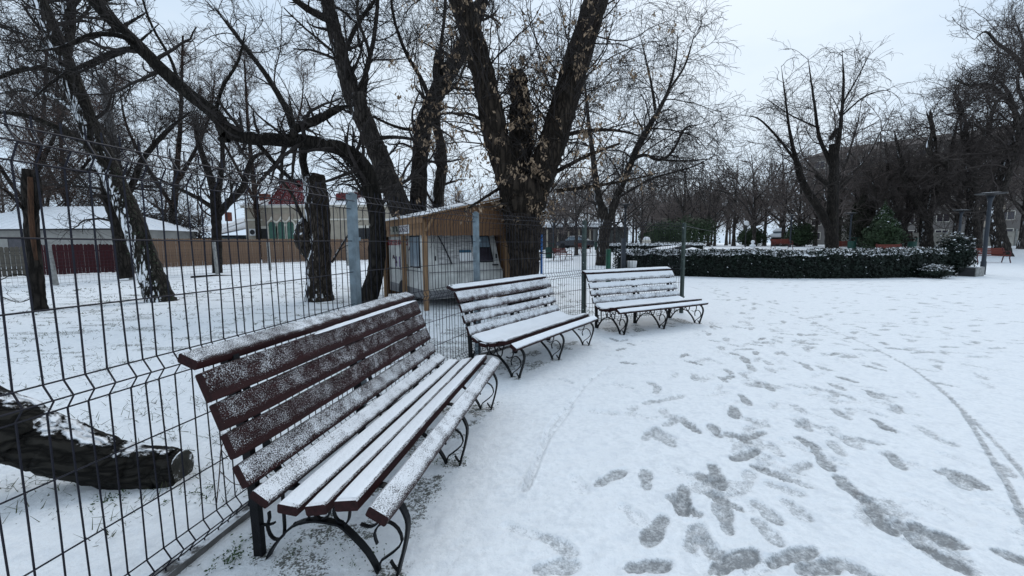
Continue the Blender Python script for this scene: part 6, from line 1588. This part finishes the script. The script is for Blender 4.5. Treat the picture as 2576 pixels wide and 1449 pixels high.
mb = MB(); ring = [cx + ax * .004 + (s1 * math.cos(a) + s2 * math.sin(a)) * .117 for a in np.linspace(0, 2 * math.pi, 20, endpoint=False)]
mb.poly([tuple(p) for p in ring], tuple(ax * .01)); mb.build('sawn_end', mat('sawn_end', (0.045, 0.043, 0.036), .9, .6, 14, .5, 50, snow=dict(dir=(0, 0, 1), thr=.63, scale=14, k=.1)), t.root)
# snow drift against the log end and lumps lying along its back
rg = np.random.default_rng(3)
# ------------------------------------------------------------------ grass, weeds, twigs on the snow
M['grass'] = mat('grass', (0.060, 0.072, 0.032), 0.8, 0.5, 3, 0.0)
M['weed'] = mat('weed', (0.035, 0.070, 0.022), 0.55, 0.5, 30, 0.0)
rg = np.random.default_rng(77)
def blades(C, h, lean=0.8, w=0.0022):
    n = len(C); d = rg.normal(size=(n, 3)) * lean; d[:, 2] = 1; d /= np.linalg.norm(d, axis=1)[:, None]; L = (h * rg.uniform(.4, 1.3, n))[:, None]
    s_ = np.cross(d, rg.normal(size=(n, 3))); s_ /= np.linalg.norm(s_, axis=1)[:, None]; W = (w * rg.uniform(.7, 1.4, n) * np.maximum(1, C[:, 1] / 5))[:, None]
    tip = C + d * L + np.stack([0 * L[:, 0], 0 * L[:, 0], -L[:, 0] * .15], -1)
    return np.stack([C - s_ * W, C + s_ * W, tip + s_ * W * .3, tip - s_ * W * .3], 1).reshape(-1, 3), np.arange(4 * n).reshape(-1, 4)
cl_ = []
for k_ in range(1700):
    y = 2.2 + 16 * rg.random() ** 1.3; xr = np.interp(y, [p[1] for p in POSTS], [p[0] for p in POSTS]) if y < 9 else 2.0
    x = rg.uniform(-1.35 * y - 1, xr - .15); m = rg.integers(2, 9); cl_.append(np.stack([x + rg.normal(size=m) * .05, y + rg.normal(size=m) * .05, np.full(m, -.002)], -1))
for (px_, py_) in [(270, 1345 / 1), (130, 905), (265, 930), (330, 912), (640, 865), (690, 1120), (560, 870), (510, 1010), (600, 1000), (590, 1090)]:
    c = on_ground(px_, py_); m = 26; cl_.append(np.stack([c[0] + rg.normal(size=m) * .05, c[1] + rg.normal(size=m) * .04, np.full(m, -.002)], -1))
C = np.concatenate(cl_); v, f = blades(C, 0.075, 1.1)
tag(link('grass', np_mesh('grass', v, quads=f), M['grass']), 'thin dry grass poking through the snow of the lawn', 'grass', kind='stuff')
def weeds(label, spots_, n, size, spread, group='low weeds in the snow'):
    C = []
    for s_ in spots_:
        c = on_ground(*s_); C.append(np.stack([c[0] + rg.normal(size=n) * spread, c[1] + rg.normal(size=n) * spread, rg.uniform(.004, .03, n)], -1))
    C = np.concatenate(C); N = rg.normal(size=C.shape) * .35 + np.array([0, 0, 1.0]); N /= np.linalg.norm(N, axis=1)[:, None]
    v, f = leaf_cloud(C, N, size, rg); v2, f2 = blades(np.repeat(C[::3] * np.array([1, 1, 0]), 1, 0), .03, .6, .0012)
    o = link('weeds', np_mesh('weeds', np.concatenate([v, v2]), quads=np.concatenate([f, f2 + len(v)])), M['weed']); tag(o, label, 'weeds', kind='stuff'); return o
weeds('small green weed leaves at the rear foot of the nearest bench', [(590, 1395), (575, 1415), (610, 1370), (550, 1430), (600, 1405)], 26, .0085, .035)
weeds('dark weed leaves under the nearest bench', [(760, 1380), (820, 1395), (880, 1385), (720, 1400), (900, 1420), (840, 1370), (930, 1400)], 20, .006, .045)
weeds('green weeds beside the fallen log', [(270, 1262), (300, 1250), (230, 1275), (480, 1245), (505, 1240), (520, 1255)], 24, .009, .045)
weeds('weeds around the middle leg of the nearest bench', [(1100, 1165), (1120, 1160), (1160, 1160)], 22, .008, .03)
weeds('weeds around the far leg of the nearest bench', [(1205, 1030), (1240, 1020)], 26, .008, .035)
# a thin bramble shoot on the fence
mb = MB(); q = [at(545, 1265, 2.12), at(552, 1190, 2.10), at(556, 1130, 2.08), at(566, 1105, 2.08)]; mb.tube(spline(q, 12), .0028, 5); mb.tube(spline([at(553, 1185, 2.1), at(585, 1215, 2.15), at(620, 1222, 2.2)], 8), .002, 5); mb.tube([at(556, 1130, 2.08), at(572, 1150, 2.1)], .0016, 4)
tag(mb.build('bramble_shoot', M['twig_brown']), 'thin bare bramble shoot hanging on the nearest fence panel', 'shoot')
mb = MB(); mb.tube([on_ground(560, 985) + [0, 0, .015], on_ground(600, 1018) + [0, 0, .03], on_ground(640, 1030) + [0, 0, .01]], .004, 5); mb.tube([on_ground(600, 1018) + [0, 0, .03], on_ground(618, 1000) + [0, 0, .05]], .003, 4)
tag(mb.build('twig', M['twig_brown']), 'thin forked twig lying on the lawn behind the fence', 'twig')

# thin cable from the last fence post towards the globe lamp
a = np.array([POSTS[4][0], POSTS[4][1], 1.86]); b = at(1874, 570, 48.0); q = [a + (b - a) * s_ + np.array([0, 0, -1.0 * 4 * s_ * (1 - s_) * .35]) for s_ in np.linspace(0, 1, 24)]
tag(MB().tube(q, .006, 4).build('cable', M['wire']), 'thin slack cable running right from the last fence post', 'cable')
